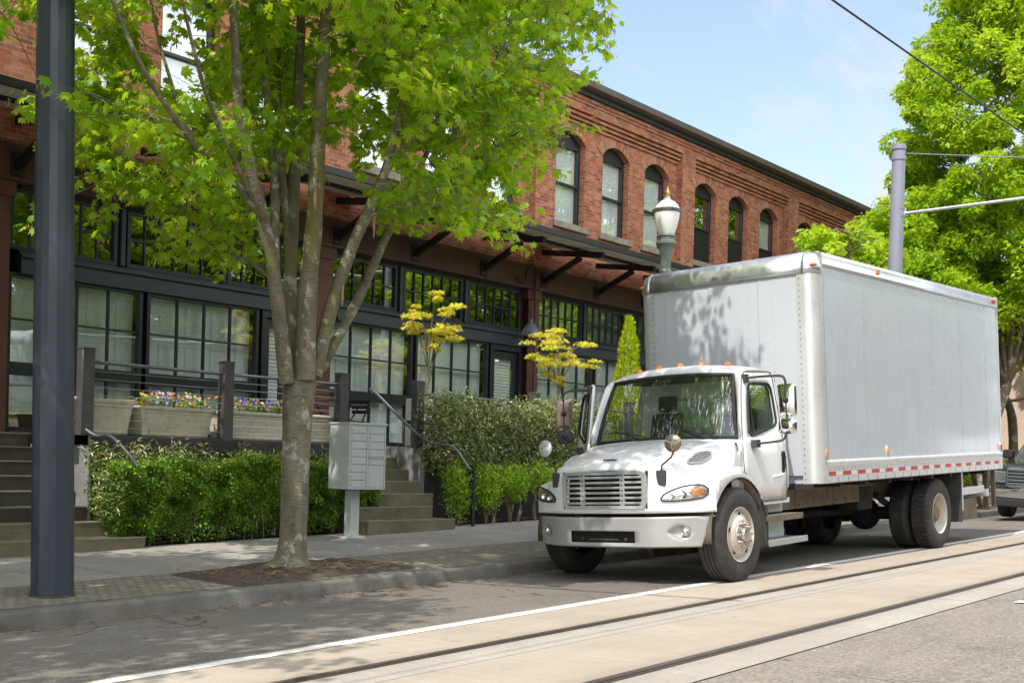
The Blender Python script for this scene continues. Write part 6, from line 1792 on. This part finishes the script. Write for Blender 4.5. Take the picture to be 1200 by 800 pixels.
v.tube([(1.3,0,.60),(6.0,0,.45)],.055,10); v.tube([(6.18,-1.0,.40),(6.18,1.0,.42)],.10,12); v.ball((6.18,0,.40),.27,14,8,(1,.9,.95))
for x in (1.9,3.0,4.2,5.2,7.2,8.4): v.box(x-.05,x+.05,-.43,.43,.70,.92)
for x in (1.75,2.6,3.4,4.2,5.0,5.8,6.6,7.4,8.2): v.box(x-.04,x+.04,-1.22,1.22,.935,.99)
for sg in (-1,1):
    v.tube(spline([(5.4,sg*.52,.72),(5.8,sg*.52,.56),(6.18,sg*.52,.52),(6.6,sg*.52,.56),(7.0,sg*.52,.74)],5),.05,8)
    v.tube(spline([(-.6,sg*.45,.66),(0,sg*.45,.56),(.65,sg*.45,.68)],5),.04,8)
v.tube(spline([(1.3,.3,.5),(2.6,.35,.52),(4.0,.3,.50),(5.1,.55,.46)],4),.06,8); v.box(4.3,5.0,.15,.75,.42,.72)
v.box(4.25,4.75,-.72,-.45,.55,.86)
P_(v.build('running_gear', M['under'], smooth=45))
# cab steps
for z, x0, x1 in ((.655,.60,1.50),(.375,.62,1.60)):
    v = MB(); v.box(x0,x1,-1.20,-.88,z-.035,z+.012)
    for k in range(9): v.box(x0+.06+.09*k,x0+.12+.09*k,-1.17,-.92,z+.012,z+.020)
    v.box(x0,x1,-1.212,-1.198,z-.05,z+.022)
    P_(v.build('step', M['alu'] if z < .5 else M['chassis'], smooth=0, bevel=.004, segs=1))
v = MB(); v.box(.66,1.36,-1.02,-.99,.40,.62); v.box(.62,1.42,-.98,-.86,.69,.86); P_(v.build('step_panel', M['mailbox'], smooth=0, bevel=.006))
v = MB(); v.box(.50,.70,-1.16,-1.10,.33,.80); P_(v.build('front_flap', M['flap'], smooth=0, bevel=.006))

# wheels --------------------------------------------------------------------
def tyre(v, yo, w, sg, lugs=False, rad=.5225):
    """yo: outer face; w: width, going inwards; sg: side"""
    r_ = rad; k = [(.285,.03),(.30,.012),(.34,.002),(.40,-.008),(.45,-.004),(.485,.010),(r_-.018,.022),(r_-.004,.036),(r_,.048)]
    tread = []
    n_g = 4
    for i in range(n_g+1):
        a = .048+(w-.096)*i/(n_g+.0001)
        if 0 < i < n_g+1 and i < n_g: tread += [(r_,a-.007),(r_-.013,a-.005),(r_-.013,a+.005),(r_,a+.007)]
    prof = k+tread+[(rr,w-t) for rr, t in k[::-1]]
    v.lathe([(rr, -sg*0+ (yo+ (t if sg < 0 else -t))) for rr, t in prof], 56, (0,0,0), 'y')
def wheel(x, sg, zc, kind):
    name = 'front_wheel' if kind == 'front' else 'rear_wheel'
    w = bpy.data.objects.new(name, None); C.objects.link(w); w.parent = truck; w.location = (x,0,zc)
    inn = 1 if sg < 0 else -1
    yo = sg*1.187
    Yq = lambda t: yo+inn*t
    v = MB(); tyre(v, yo, .285, sg)
    if kind == 'rear':
        b0 = len(v.v)
        for k in range(44):
            a = 2*PI*k/44
            for t in (.075,.145,.215):
                q = MB(); q.box(-.016,.016,Yq(t)-.030,Yq(t)+.030,.5225-.012,.5225+.012); q.xform(Matrix.Rotation(a+(.03 if t == .145 else 0),4,'Y')); v.add(q.v, q.f)
    o = v.build('tyre', M['tyre'], smooth=30, weld=False); o.parent = w
    v = MB()
    if kind == 'front':
        v.lathe([(.292,Yq(.020)),(.305,Yq(.008)),(.300,Yq(.002)),(.285,Yq(.014)),(.275,Yq(.05)),(.262,Yq(.055)),(.235,Yq(.03)),(.20,Yq(.005)),(.175,Yq(-.012)),(.16,Yq(-.018)),(.02,Yq(-.018))], 40, (0,0,0), 'y')
        o = v.build('rim', M['rim_white'], smooth=40); o.parent = w
        v = MB()
        for k in range(5):
            a = 2*PI*(k+.25)/5; q = MB(); q.lathe([(.030,Yq(.032)-inn*.02),(.028,Yq(.032)-inn*.019),(.001,Yq(.032)-inn*.018)],14,(0,0,0),'y'); 
            for i in range(len(q.v)): p = q.v[i]; q.v[i] = (p[0]*1.0, p[1]+inn*.006, p[2])
            q.xform(Matrix.Translation((.222*math.cos(a),0,.222*math.sin(a)))); v.add(q.v, q.f)
        o = v.build('hand_hole', M['under'], smooth=40); o.parent = w
        v = MB(); v.lathe([(.085,Yq(-.015)),(.083,Yq(-.06)),(.075,Yq(-.075)),(.03,Yq(-.082)),(.001,Yq(-.082))], 20, (0,0,0), 'y'); v.lathe([(.155,Yq(-.019)),(.15,Yq(-.028)),(.09,Yq(-.030))],28,(0,0,0),'y')
        for k in range(10):
            a = 2*PI*k/10; q = MB(); q.lathe([(.021,Yq(-.018)),(.020,Yq(-.050)),(.013,Yq(-.054)),(.012,Yq(-.075)),(.001,Yq(-.076))],6,(0,0,0),'y'); q.xform(Matrix.Translation((.126*math.cos(a),0,.126*math.sin(a)))); v.add(q.v,q.f)
        o = v.build('hub', M['hub'], smooth=30); o.parent = w
    else:
        v.lathe([(.292,Yq(.020)),(.305,Yq(.008)),(.300,Yq(.002)),(.285,Yq(.016)),(.278,Yq(.06)),(.262,Yq(.10)),(.245,Yq(.150)),(.22,Yq(.172)),(.16,Yq(.178)),(.02,Yq(.18))], 40, (0,0,0), 'y')
        o = v.build('rim', M['rim_white'], smooth=40); o.parent = w
        v = MB(); v.lathe([(.244,Yq(.150)),(.225,Yq(.164)),(.16,Yq(.170)),(.15,Yq(.172))],32,(0,0,0),'y'); v.lathe([(.15,Yq(.172)),(.13,Yq(.15)),(.11,Yq(.06)),(.09,Yq(.045)),(.001,Yq(.042))],20,(0,0,0),'y')
        for k in range(10):
            a = 2*PI*k/10; q = MB(); q.lathe([(.02,Yq(.177)),(.019,Yq(.15)),(.001,Yq(.148))],6,(0,0,0),'y'); q.xform(Matrix.Translation((.165*math.cos(a),0,.165*math.sin(a)))); v.add(q.v,q.f)
        o = v.build('hub', M['rim_tan'], smooth=30); o.parent = w
        v = MB(); tyre(v, yo+inn*.335, .285, sg); o = v.build('inner_tyre', M['tyre'], smooth=30, weld=False); o.parent = w
    return w
wheel(0, -1, ZGF+.5225, 'front'); wheel(0, 1, .020+.5225, 'front')
wheel(6.18, -1, ZGR+.5225, 'rear'); wheel(6.18, 1, ZGR+.035+.5225, 'rear')
for sg in (-1,1):
    v = MB(); v.box(6.98,7.00,sg*.60,sg*1.24,.22,.985); P_(v.build('mud_flap', M['flap'], smooth=0))
    v = MB(); v.box(7.0,7.05,sg*1.14,sg*1.24,.40,.985); P_(v.build('flap_hanger', M['mailbox'], smooth=0))
# folded tail lift
v = MB(); v.box(7.15,8.35,-1.15,-1.02,.62,.74); v.box(8.3,8.42,-1.2,1.2,.56,.68); P_(v.build('underride_bar', M['alu_bright'], smooth=0, bevel=.01))
v = MB()
for sg in (-1,1):
    v.bar((8.25,sg*1.0,.99),(8.62,sg*1.0,.36),.07,.05); v.bar((8.72,sg*1.05,.99),(8.72,sg*1.05,.36),.08,.06); v.bar((8.9,sg*1.12,1.0),(8.9,sg*1.12,.36),.06,.06)
v.box(8.55,8.95,-1.15,1.15,.33,.37); v.box(7.4,8.1,-1.1,-.7,.22,.56); v.box(8.74,8.9,-1.1,1.1,.60,.66)
P_(v.build('tail_lift', M['chassis'], smooth=0, bevel=.006))
# ------------------------------------------------------------------ dark pickup parked behind the truck
M['dark_paint'] = simple('dark_metallic_paint', (.055,.058,.062), .28, metal=.4, var=.08, coat=.8)
pk = thing('parked_pickup', (26.75,7.42,road_z(26.75,7.42)), 'dark grey pickup with chrome barred grille parked behind the truck', 'pickup')
pk.rotation_euler = (.033,-.021,0)
hw = .98
def loft(secs, half):
    """secs: (x, half width, z low, z high, top half width)"""
    rows = []
    for x, w, z0, z1, wt in secs:
        r = [(x,-w*.93,z0),(x,-w,z0+.12),(x,-w,lerp(z0,z1,.62)),(x,-lerp(w,wt,.35),z1-.05),(x,-wt,z1),(x,0,z1+.025),(x,wt,z1),(x,lerp(w,wt,.35),z1-.05),(x,w,lerp(z0,z1,.62)),(x,w,z0+.12),(x,w*.93,z0)]
        rows.append(r)
    return rows
b = MB()
b.grid(loft([(.10,.93,.52,1.13,.80),(.16,.97,.5,1.17,.84),(.6,.99,.5,1.21,.86),(1.55,1.0,.5,1.28,.88),(1.62,1.0,.42,1.27,.92),(3.7,1.0,.42,1.27,.93),(3.72,1.0,.42,1.30,.95),(5.6,1.0,.5,1.30,.95)],hw))
b.grid([[(1.5,-.88,1.26),(1.5,.88,1.26)],[(2.15,-.72,1.86),(2.15,.72,1.86)]][:0] or [[(2.2,-.74,1.86),(2.2,0,1.90),(2.2,.74,1.86)],[(3.3,-.74,1.88),(3.3,0,1.92),(3.3,.74,1.88)],[(3.65,-.80,1.30),(3.65,0,1.30),(3.65,.80,1.30)]])
for sg in (-1,1):
    b.tube([(1.52,sg*.90,1.26),(2.2,sg*.745,1.86),(3.3,sg*.745,1.88),(3.65,sg*.86,1.28)],.035,6); b.tube([(2.75,sg*.75,1.87),(2.78,sg*.93,1.28)],.03,6)
b.box(.11,.14,-.9,.9,.55,1.1)
body = b.build('body', M['dark_paint'], pk, smooth=50, solid=.02)
b = MB(); b.grid([[(1.53,-.88,1.27),(1.45,0,1.28),(1.53,.88,1.27)],[(2.19,-.73,1.85),(2.12,0,1.885),(2.19,.73,1.85)]]); b.build('windshield', M['tglass'], pk, smooth=60)
for sg in (-1,1):
    b = MB(); b.add([(1.62,sg*.9,1.29),(2.24,sg*.75,1.84),(3.25,sg*.75,1.86),(3.55,sg*.87,1.29)],[(0,1,2,3)]); b.build('side_window', M['tglass'], pk, smooth=0)
    b = MB(); b.box(1.75,1.95,sg*1.02,sg*1.24,1.30,1.50); b.build('side_mirror', M['rubber'], pk, smooth=40, bevel=.03)
    b = MB(); b.box(.07,.2,sg*.62,sg*.93,.80,1.04); h = b.build('headlight', M['reflector'], pk, smooth=0, bevel=.015)
    for wx in (1.0,4.4):
        w = MB(); w.lathe([(.20,.0),(.27,-.01),(.36,.01),(.385,.04),(.385,.23),(.36,.26),(.2,.27)],28,(wx,sg*.985 if sg < 0 else .985-.27,.385),'y',cap0=True,cap1=True)
        o = w.build('wheel', M['tyre'], pk, smooth=40)
        q = MB(); q.lathe([(.235,-.012),(.22,-.02),(.1,.0),(.06,-.02),(.001,-.02)],20,(wx,sg*.99,.385),'y')
        q.build('rim', M['galv'], o, smooth=40)
b = MB()
for k in range(5): b.box(.045,.12,-.60,.60,.76+.075*k,.80+.075*k)
b.box(.05,.12,-.64,-.60,.72,1.12); b.box(.05,.12,.60,.64,.72,1.12); b.box(.05,.12,-.60,.60,1.085,1.13); b.box(.05,.12,-.60,.60,.70,.745)
g_ = b.build('grille', M['chrome'], pk, smooth=0, bevel=.006)
b = MB(); b.box(.10,.11,-.6,.6,.74,1.09); b.build('grille_mesh', M['under'], g_, smooth=0)
b = MB(); b.grid([[(.02+.10*abs(y)**2.5,y,.44),(-.03+.10*abs(y)**2.5,y,.50),(-.03+.10*abs(y)**2.5,y,.66),(.04+.10*abs(y)**2.5,y,.70)] for y in (-1.0,-.9,-.6,-.2,.2,.6,.9,1.0)])
b.build('bumper', M['chrome'], pk, smooth=40, solid=.02)
b = MB(); b.box(.0,.3,-.85,.85,.28,.46); b.build('air_dam', M['rubber'], pk, smooth=0, bevel=.03)
